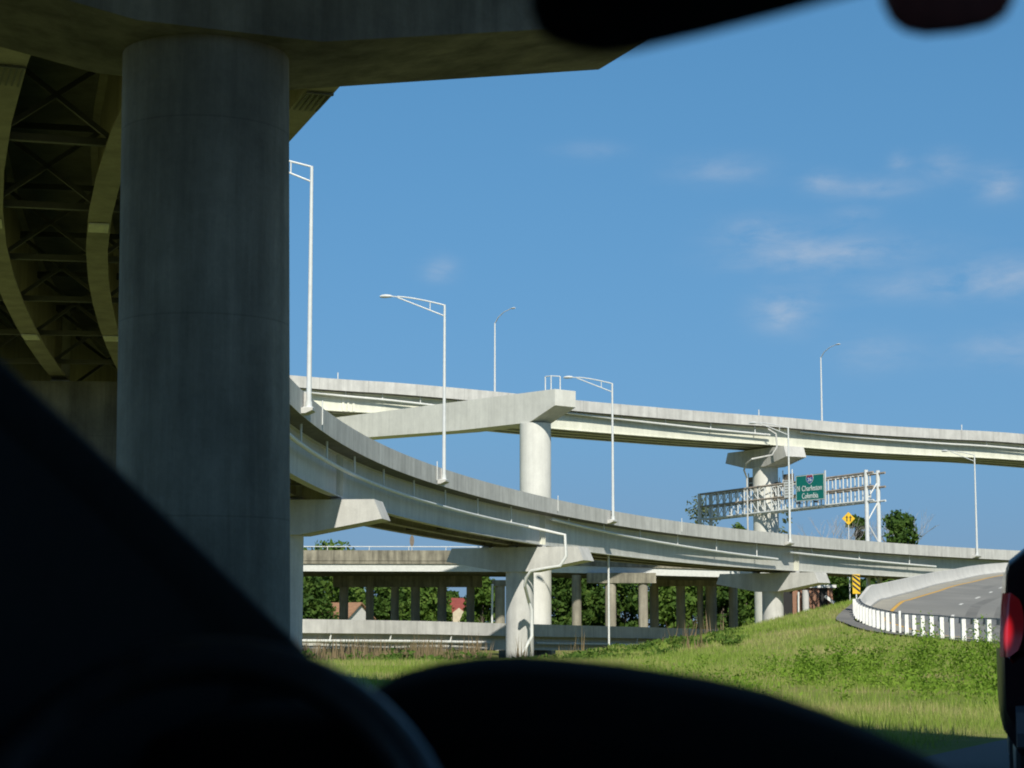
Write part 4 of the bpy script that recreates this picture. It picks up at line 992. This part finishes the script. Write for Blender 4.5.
# ------------------------------------------------------------------ SUV ahead
def suv():
    hd=R(13); F=Vector((math.sin(hd),math.cos(hd),0)); Rr=Vector((math.cos(hd),-math.sin(hd),0)); U=Vector((0,0,1))
    corner=P(1001.5,640,12.0); W2=.92
    c0=Vector((corner.x,corner.y,0))+Rr*W2   # rear centre at ground
    s=root('suv',c0,'dark maroon SUV with a lit red brake light at the right edge','car')
    def q(r,f,z): return c0+Rr*r+F*f+U*z
    def ring(f,zb,zs,zbelt,zr,wb,wbelt,wr):
        pts=[(-wb*.92,zb),(-wb,zb+.12),(-wbelt,zs),(-wbelt,zbelt),(-wr-.06,zr-.10),(-wr+.08,zr),(wr-.08,zr),(wr+.06,zr-.10),(wbelt,zbelt),(wbelt,zs),(wb,zb+.12),(wb*.92,zb)]
        return [q(a,f,b) for a,b in pts]
    lower=[(0.02,.42,.62,.98,1.00,.86,.905,.80),(.10,.36,.62,.98,1.02,.9,.92,.82),(1.2,.34,.62,.98,1.02,.91,.925,.84),(3.0,.34,.62,.98,1.02,.91,.925,.84),(4.1,.36,.6,.92,.97,.9,.91,.80),(4.6,.42,.6,.84,.88,.80,.80,.66)]
    obj('body',MB().loft([ring(*a) for a in lower]),'suv',s)
    def gring(f,z0,z1,w0,w1): return [q(a,f,b) for a,b in ((-w0,z0),(-w1,z1-.08),(-w1+.1,z1),(w1-.1,z1),(w1,z1-.08),(w0,z0))]
    obj('cabin',MB().loft([gring(.06,.975,1.0,.88,.86),gring(.14,.975,1.34,.90,.885),gring(.34,.975,1.56,.905,.86),gring(.8,.975,1.62,.905,.85),gring(2.3,.975,1.61,.905,.85),gring(3.25,.975,1.02,.89,.86)]),'suv',s)
    # windows, 3 mm proud
    for sg in (-1,1):
        for f0,f1,f2,f3 in ((.55,1.2,1.2,.62),(1.28,2.1,2.1,1.28),(2.2,2.95,2.45,2.2)):
            def g(f,z): 
                k=(z-.975)/.6; return q(sg*(.909-.045*k),f,z)
            obj('side_window',MB().add([g(f0,1.06),g(f1,1.06),g(f2,1.48),g(f3,1.48)],[(0,1,2,3)]),'suv_glass',s)
    obj('rear_window',MB().add([q(-.66,.095,1.06),q(.66,.095,1.06),q(.60,.285,1.50),q(-.60,.285,1.50)],[(0,1,2,3)]),'suv_glass',s)
    # tail lights wrap the rear corner
    for sg in (-1,1):
        zs=[.94+.38*i_/10 for i_ in range(11)]; rings=[]
        for i,z in enumerate(zs):
            k=(z-.94)/.38; wo=.915-.025*k*k; fo=.02+.10*k*k; th=.035+.085*math.sqrt(max(0,1-(2*k-1)**2))
            rings.append([q(sg*(wo+.012),fo+.25,z),q(sg*(wo+.016),fo+.06,z),q(sg*(wo-.03),fo-.035,z),q(sg*(wo-th),fo-.045,z),q(sg*(wo-th),fo+.1,z),q(sg*(wo-.05),fo+.25,z)])
        tl=obj('tail_light',MB().loft(rings),'tail',s)
    obj('bumper',MB().loft([[q(a,f,z) for f,z in ((-.10,.42),(-.14,.50),(-.12,.62),(.05,.66),(.05,.40))] for a in (-.85,-.78,.78,.85)]),'bumper',s)
    obj('bumper',MB().loft([[q(a,f,z) for f,z in ((4.72,.40),(4.74,.52),(4.62,.64),(4.5,.64),(4.5,.38))] for a in (-.8,-.7,.7,.8)]),'bumper',s)
    for sg in (-1,1):
        for f in (.95,3.7):
            w=obj('wheel',MB().tube([q(sg*.64,f,.36),q(sg*.66,f,.36),q(sg*.82,f,.36),q(sg*.845,f,.36)],[.33,.36,.36,.33],32),'tyre',s)
            obj('rim',MB().tube([q(sg*.835,f,.36),q(sg*.855,f,.36)],[.23,.20],24),'rim',w)
        obj('headlight',MB().obox(q(sg*.66,4.52,.74),Rr*.16,F*.06,U*.08),'sign_w',s)
    # the lit bulb glows through the middle of each lens
    nt=M['tail'].node_tree; L=nt.links.new; ge=N(nt,'ShaderNodeTexCoord'); best=None
    for sg in (-1,1):
        b=q(sg*.90,.0,1.10)
        mp=N(nt,'ShaderNodeVectorMath',operation='SUBTRACT'); L(ge.outputs['Object'],mp.inputs[0]); mp.inputs[1].default_value=b
        ml=N(nt,'ShaderNodeVectorMath',operation='MULTIPLY'); L(mp.outputs[0],ml.inputs[0]); ml.inputs[1].default_value=(1,1,.42)
        ln=N(nt,'ShaderNodeVectorMath',operation='LENGTH'); L(ml.outputs[0],ln.inputs[0])
        if best is None: best=ln.outputs['Value']
        else:
            m_=N(nt,'ShaderNodeMath',operation='MINIMUM'); L(best,m_.inputs[0]); L(ln.outputs['Value'],m_.inputs[1]); best=m_.outputs[0]
    mr=N(nt,'ShaderNodeMapRange',interpolation_type='SMOOTHERSTEP'); mr.inputs['From Min'].default_value=.015; mr.inputs['From Max'].default_value=.068; mr.inputs['To Min'].default_value=.6; mr.inputs['To Max'].default_value=.03
    L(best,mr.inputs['Value']); L(mr.outputs[0],nt.nodes['Principled BSDF'].inputs['Emission Strength'])
    obj('tailgate_trim',MB().obox(q(0,-.01,.94),Rr*.62,F*.03,U*.05),'suv_trim',s)
suv()
# ------------------------------------------------------------------ the car we sit in
HD=R(20); CF=Vector((math.sin(HD),math.cos(HD),0)); CR=Vector((math.cos(HD),-math.sin(HD),0)); CU=Vector((0,0,1))
def lc(r,f,z): return CR*r+CF*f+CU*z       # right / forward of the lens, height above the road
car=root('car',(0,0,0),'dark interior of the car the picture is taken from, with wheel, dash and pillar','car')
CL=-.27 # centreline
# left windscreen pillar, with its door trim below
def pillar():
    e=[P(x,y,D) for x,y,D in ((-150,222,1.22),(-60,307,1.36),(0,364,1.46),(100,457,1.62),(200,552,1.78),(292,642,1.93),(330,684,1.99))]
    rings=[]
    for i,p in enumerate(e):
        t=(e[min(i+1,len(e)-1)]-e[max(i-1,0)]).normalized(); view=(p-Vector((0,0,CH))).normalized(); side=t.cross(view).normalized()
        if side.z>0: side=-side   # towards lower left
        back=view
        w=.20; rings.append([p+side*a*w+back*b for a,b in ((0,.05),(-.015,.02),(.0,.0),(.12,-.022),(.5,-.035),(.85,-.025),(1,0),(1,.06))])
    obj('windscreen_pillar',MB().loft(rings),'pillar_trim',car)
pillar()
def door():
    # inner door and quarter trim: a shell left of the driver, up to the pillar line
    e=[P(x,y,D) for x,y,D in ((-150,290,1.24),(-60,372,1.38),(40,464,1.54),(140,556,1.70),(230,645,1.86))]
    a=[p+CU*-.0 for p in e]; b=[Vector((p.x,p.y,.25)) for p in e]
    mb=MB(); n=len(e); th=CR*-.07
    mb.loft([[p,q_,q_+th,p+th] for p,q_ in zip(a,b)])
    obj('door_trim',mb,'trim',car)
door()
# steering wheel: tilted torus
def wheel():
    c=P(191,912,1.42); view=(Vector((0,0,CH))-c).normalized()
    ax=(-CF*.88+CU*.42).normalized(); ax=(ax*.55+view*.45).normalized()
    u=CU.cross(ax).normalized(); v=ax.cross(u); Rr=.181; rr=.0165; mb=MB(); n,m=72,16; vs=[];fs=[]
    for i in range(n):
        a=2*math.pi*i/n; d=math.cos(a)*u+math.sin(a)*v
        for j in range(m):
            b=2*math.pi*j/m; vs.append(c+d*(Rr+rr*math.cos(b))+ax*rr*math.sin(b))
    for i in range(n):
        for j in range(m): fs.append((i*m+j,((i+1)%n)*m+j,((i+1)%n)*m+(j+1)%m,i*m+(j+1)%m))
    w=obj('steering_wheel',mb.add(vs,fs),'wheel',car)
    hub=MB(); hub.tube([c-ax*.05,c-ax*.02,c-ax*-.01],[.085,.08,.05],24)
    for a in (0,180,270):
        d=math.cos(R(a))*u+math.sin(R(a))*v; hub.bar(c+d*.05-ax*.03,c+d*Rr-ax*.004,.04,.018,up=ax)
    obj('hub',hub,'trim',w)
    obj('steering_column',MB().tube([c-ax*.05,c-ax*.45],[.05,.06],16),'trim',car)
wheel()
# dash with instrument hood
def dash():
    out=[(-80,800),(60,768),(160,722),(250,704),(330,702),(362,696),(400,673),(440,662),(480,656.5),(520,655),(560,657.5),(620,663.5),(700,675.5),(760,689),(815,708),(860,727),(900,746),(935,768),(980,800)]
    rings=[]
    for D,drop,shr in ((1.52,.16,.75),(1.56,.06,.95),(1.64,.012,1.0),(1.75,0,1.0),(1.9,.006,1.0),(2.05,.045,.98),(2.15,.12,.95)):
        ring=[]
        pc=P(560,HY,1.75)
        for x,y in out:
            q=P(x,y,1.75); q=Vector((pc.x+(q.x-pc.x)*shr,D-(q.x-pc.x)*.25,q.z-drop)); ring.append(q)
        ring.append(Vector((ring[-1].x,ring[-1].y,.6))); ring.append(Vector((ring[0].x,ring[0].y,.6)))
        rings.append(ring)
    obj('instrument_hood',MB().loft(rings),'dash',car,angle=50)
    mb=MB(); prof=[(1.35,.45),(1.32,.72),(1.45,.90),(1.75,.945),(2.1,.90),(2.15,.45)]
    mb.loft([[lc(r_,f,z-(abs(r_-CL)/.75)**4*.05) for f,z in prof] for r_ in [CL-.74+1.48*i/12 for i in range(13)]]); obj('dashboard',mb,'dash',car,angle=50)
dash()
# sun visor and rear-view mirror hang from the roof edge
def rounded(poly_c,D0,thick,name,mat,tiltd=0):
    pts=[P(x,y,D0+tiltd*(x-poly_c[0][0])/300) for x,y in poly_c]; cen=sum(pts,Vector())/len(pts); view=(cen-Vector((0,0,CH))).normalized()
    rings=[]
    for b,s in ((-thick/2,.90),(-thick*.36,.985),(0,1.0),(thick*.36,.985),(thick/2,.90)): rings.append([cen+(p-cen)*s+view*b for p in pts])
    obj(name,MB().loft(rings),mat,car,angle=60)
vis=[(527,-120),(527,-20),(530,12),(538,32),(552,43),(575,51),(602,55),(635,51),(700,36),(770,18),(835,0),(900,-16),(960,-60),(960,-120)]
rounded(vis,1.0,.03,'sun_visor','visor')
mir=[(878,-140),(878,-30),(882,4),(891,22),(905,32),(925,36),(960,33),(988,27),(1006,16),(1014,0),(1017,-30),(1017,-140)]
rounded(mir,1.12,.05,'rear_view_mirror','mirror_case')
# roof, pane and outer shell
def shell():
    hw=.86
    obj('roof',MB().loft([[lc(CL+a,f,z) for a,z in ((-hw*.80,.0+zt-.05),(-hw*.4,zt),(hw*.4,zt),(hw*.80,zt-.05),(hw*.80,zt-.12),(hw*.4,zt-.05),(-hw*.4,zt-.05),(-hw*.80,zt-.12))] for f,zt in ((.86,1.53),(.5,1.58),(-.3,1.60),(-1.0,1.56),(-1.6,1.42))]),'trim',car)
    obj('windscreen',MB().add([lc(CL-.66,.88,1.46),lc(CL+.66,.88,1.46),lc(CL+.78,2.1,.92),lc(CL-.78,2.1,.92)],[(0,1,2,3)]),'clear',car)
    obj('windscreen_pillar',MB().tube([lc(CL+.70,.86,1.46),lc(CL+.80,2.12,.93)],[.05,.06],10),'trim',car)
    for sg in (-1,1):
        pr=[(-1.9,.28),(2.2,.28),(3.3,.3),(3.4,.55),(3.3,.68),(2.2,.84),(-1.9,.92),(-2.0,.6)]
        obj('body_side',MB().prism(pr,lc(CL+sg*hw,0,0),CF,(0,0,1),CR*.03),'carpaint',car)
        for f in (2.65,-1.15):
            w=obj('wheel',MB().tube([lc(CL+sg*(.70),f,.31),lc(CL+sg*.73,f,.31),lc(CL+sg*.88,f,.31),lc(CL+sg*.905,f,.31)],[.28,.31,.31,.28],28),'tyre',car)
            obj('rim',MB().tube([lc(CL+sg*.90,f,.31),lc(CL+sg*.915,f,.31)],[.2,.17],20),'rim',w)
        obj('headlight',MB().obox(lc(CL+sg*.62,3.36,.58),CR*.17,CF*.05,CU*.07),'sign_w',car)
    for sg in (1,):
        obj('door_pillar',MB().bar(lc(CL+sg*.80,.1,.9),lc(CL+sg*.70,.0,1.55),.10,.06),'trim',car)
    obj('rear_pillar',MB().bar(lc(CL+.80,-1.75,.9),lc(CL+.70,-1.4,1.5),.12,.30),'trim',car); obj('rear_pillar',MB().bar(lc(CL-.80,-1.75,.9),lc(CL-.70,-1.4,1.5),.12,.30),'trim',car)
    obj('bonnet',MB().loft([[lc(CL+a*.83,f,z-(a*a)*.03) for a in (-1,-.5,0,.5,1)]+[lc(CL+a*.83,f,z-.12) for a in (1,0,-1)] for f,z in ((2.18,.86),(2.7,.81),(3.2,.72),(3.38,.62))]),'carpaint',car)
    obj('floor_pan',MB().obox(lc(CL,.3,.24),CR*.82,CF*2.2,CU*.03),'trim',car)
    obj('tail_panel',MB().obox(lc(CL,-1.93,.6),CR*.82,CF*.04,CU*.32),'carpaint',car)
    obj('rear_seat',MB().loft([[lc(CL+a,f,z) for f,z in ((-1.25,.3),(-.4,.3),(-.35,.5),(-1.0,.55),(-1.25,1.0),(-1.4,1.0))] for a in (-.65,.65)]),'trim',car)
shell()
# ------------------------------------------------------------------ world, sun, camera
SX,SEL=.11,R(40)
az=math.atan2(SX,-math.sqrt(1-SX*SX))       # compass angle of the sun measured from +Y towards +X
sd=Vector((SX*math.cos(SEL),-math.sqrt(1-SX*SX)*math.cos(SEL),math.sin(SEL)))
sun=bpy.data.lights.new('sun','SUN'); sun.energy=5.0; sun.angle=R(.53); sun.color=(1,.94,.83)
so=bpy.data.objects.new('sun',sun); COL.objects.link(so); so.rotation_euler=(-sd).to_track_quat('-Z','Y').to_euler(); so.location=(0,-20,60)
wo=bpy.data.worlds.new('World'); sc.world=wo; wo.use_nodes=True; nt=wo.node_tree; L=nt.links.new
bg=nt.nodes['Background']; sky=N(nt,'ShaderNodeTexSky',sky_type='NISHITA'); sky.sun_disc=False; sky.sun_elevation=SEL; sky.sun_rotation=az
sky.air_density=1.0; sky.dust_density=.25; sky.ozone_density=2.2; sky.altitude=0
tc=N(nt,'ShaderNodeTexCoord'); sp=N(nt,'ShaderNodeSeparateXYZ'); L(tc.outputs['Generated'],sp.inputs[0])
def mth(op,a,b=None,c=None):
    n=N(nt,'ShaderNodeMath',operation=op)
    for i,q in enumerate((a,b,c)):
        if q is None: continue
        if isinstance(q,(int,float)): n.inputs[i].default_value=q
        else: L(q,n.inputs[i])
    return n.outputs[0]
AZ=mth('ARCTAN2',sp.outputs['X'],sp.outputs['Y']); EL=mth('ARCSINE',sp.outputs['Z'])
cv=N(nt,'ShaderNodeCombineXYZ'); L(mth('MULTIPLY',AZ,1.0),cv.inputs[0]); L(mth('MULTIPLY',EL,2.6),cv.inputs[1])
n1=N(nt,'ShaderNodeTexNoise'); n1.inputs['Scale'].default_value=38; n1.inputs['Detail'].default_value=10; n1.inputs['Roughness'].default_value=.6; n1.inputs['Distortion'].default_value=.25; L(cv.outputs[0],n1.inputs['Vector'])
def dirang(px,py):
    v=P(px,py,1.0)-Vector((0,0,CH)); v.normalize(); return math.atan2(v.x,v.y),math.asin(v.z)
tot=None
for px,py,sx_,sy_,amp in ((785,312,26,17,1.0),(758,232,38,13,.62),(835,250,75,14,.72),(800,262,60,10,.4),(955,285,95,13,.62),(1015,270,40,16,.5),(722,170,42,12,.5),(822,182,18,9,.6),(872,188,40,9,.62),(945,165,20,12,.55),(998,184,20,14,.8),(900,162,10,8,.5),(1010,348,55,15,.5),(875,352,32,16,.45),(440,270,15,10,.75),(590,150,30,8,.3),(855,215,20,10,.4)):
    a0,e0=dirang(px,py)
    dx=mth('DIVIDE',mth('SUBTRACT',AZ,a0),sx_*1.1/FPX); dy=mth('DIVIDE',mth('SUBTRACT',EL,e0),sy_*1.1/FPX)
    g_=mth('MULTIPLY',mth('EXPONENT',mth('MULTIPLY',mth('ADD',mth('MULTIPLY',dx,dx),mth('MULTIPLY',dy,dy)),-1.0)),amp)
    tot=g_ if tot is None else mth('ADD',tot,g_)
mask=N(nt,'ShaderNodeMapRange'); mask.inputs['From Min'].default_value=.30; mask.inputs['From Max'].default_value=.66; L(n1.outputs['Fac'],mask.inputs['Value'])
cl=mth('MINIMUM',mth('MULTIPLY',tot,mask.outputs[0]),1.0)
mx=N(nt,'ShaderNodeMix',data_type='RGBA'); L(mth('MULTIPLY',cl,.40),mx.inputs[0]); hs=N(nt,'ShaderNodeHueSaturation'); hs.inputs['Saturation'].default_value=1.24; hs.inputs['Hue'].default_value=.489; sv_=N(nt,'ShaderNodeVectorMath',operation='MULTIPLY_ADD'); sv_.inputs[1].default_value=(1,1,.6); sv_.inputs[2].default_value=(0,0,.27); L(tc.outputs['Generated'],sv_.inputs[0]); nz=N(nt,'ShaderNodeVectorMath',operation='NORMALIZE'); L(sv_.outputs[0],nz.inputs[0]); L(nz.outputs[0],sky.inputs['Vector']); L(sky.outputs[0],hs.inputs['Color']); 
capn=N(nt,'ShaderNodeMix',data_type='RGBA'); capn.blend_type='DARKEN'; capn.inputs[0].default_value=1; L(hs.outputs[0],capn.inputs[6]); capn.inputs[7].default_value=(1.4,2.9,5.1,1)
zr_=N(nt,'ShaderNodeMapRange',interpolation_type='SMOOTHSTEP'); zr_.inputs['From Min'].default_value=.30; zr_.inputs['From Max'].default_value=.9; zr_.inputs['To Min'].default_value=1; zr_.inputs['To Max'].default_value=.30; L(sp.outputs['Z'],zr_.inputs['Value'])
zen=N(nt,'ShaderNodeMix',data_type='RGBA'); zen.blend_type='MULTIPLY'; zen.inputs[0].default_value=1; L(capn.outputs[2],zen.inputs[6]); L(zr_.outputs[0],zen.inputs[7])
hz_=N(nt,'ShaderNodeMix',data_type='RGBA'); L(mth('MULTIPLY',mth('EXPONENT',mth('MULTIPLY',mth('MAXIMUM',sp.outputs['Z'],0.0),-1/.085)),.92),hz_.inputs[0]); L(zen.outputs[2],hz_.inputs[6]); hz_.inputs[7].default_value=(1.55,2.3,3.05,1)
L(hz_.outputs[2],mx.inputs[6]); mx.inputs[7].default_value=(4.6,4.7,5.0,1)
L(mx.outputs[2],bg.inputs['Color']); bg.inputs['Strength'].default_value=.136
cam=bpy.data.cameras.new('camera'); co=bpy.data.objects.new('camera',cam); COL.objects.link(co); sc.camera=co
cam.sensor_width=36; cam.lens=FPX/1024*36; cam.clip_start=.05; cam.clip_end=8000
co.location=(0,0,CH); co.rotation_euler=(R(90)+PIT,0,0)
cam.dof.use_dof=True; cam.dof.focus_distance=150; cam.dof.aperture_fstop=7.0; cam.dof.aperture_blades=0
sc.view_settings.view_transform='Standard'; sc.view_settings.look='None'; sc.view_settings.exposure=.05; sc.view_settings.gamma=1
sc.cycles.pixel_filter_type='BLACKMAN_HARRIS'; sc.cycles.filter_width=1.9; sc.cycles.max_bounces=6; sc.cycles.diffuse_bounces=3; sc.cycles.glossy_bounces=2; sc.cycles.transparent_max_bounces=8
sc.cycles.use_denoising=True
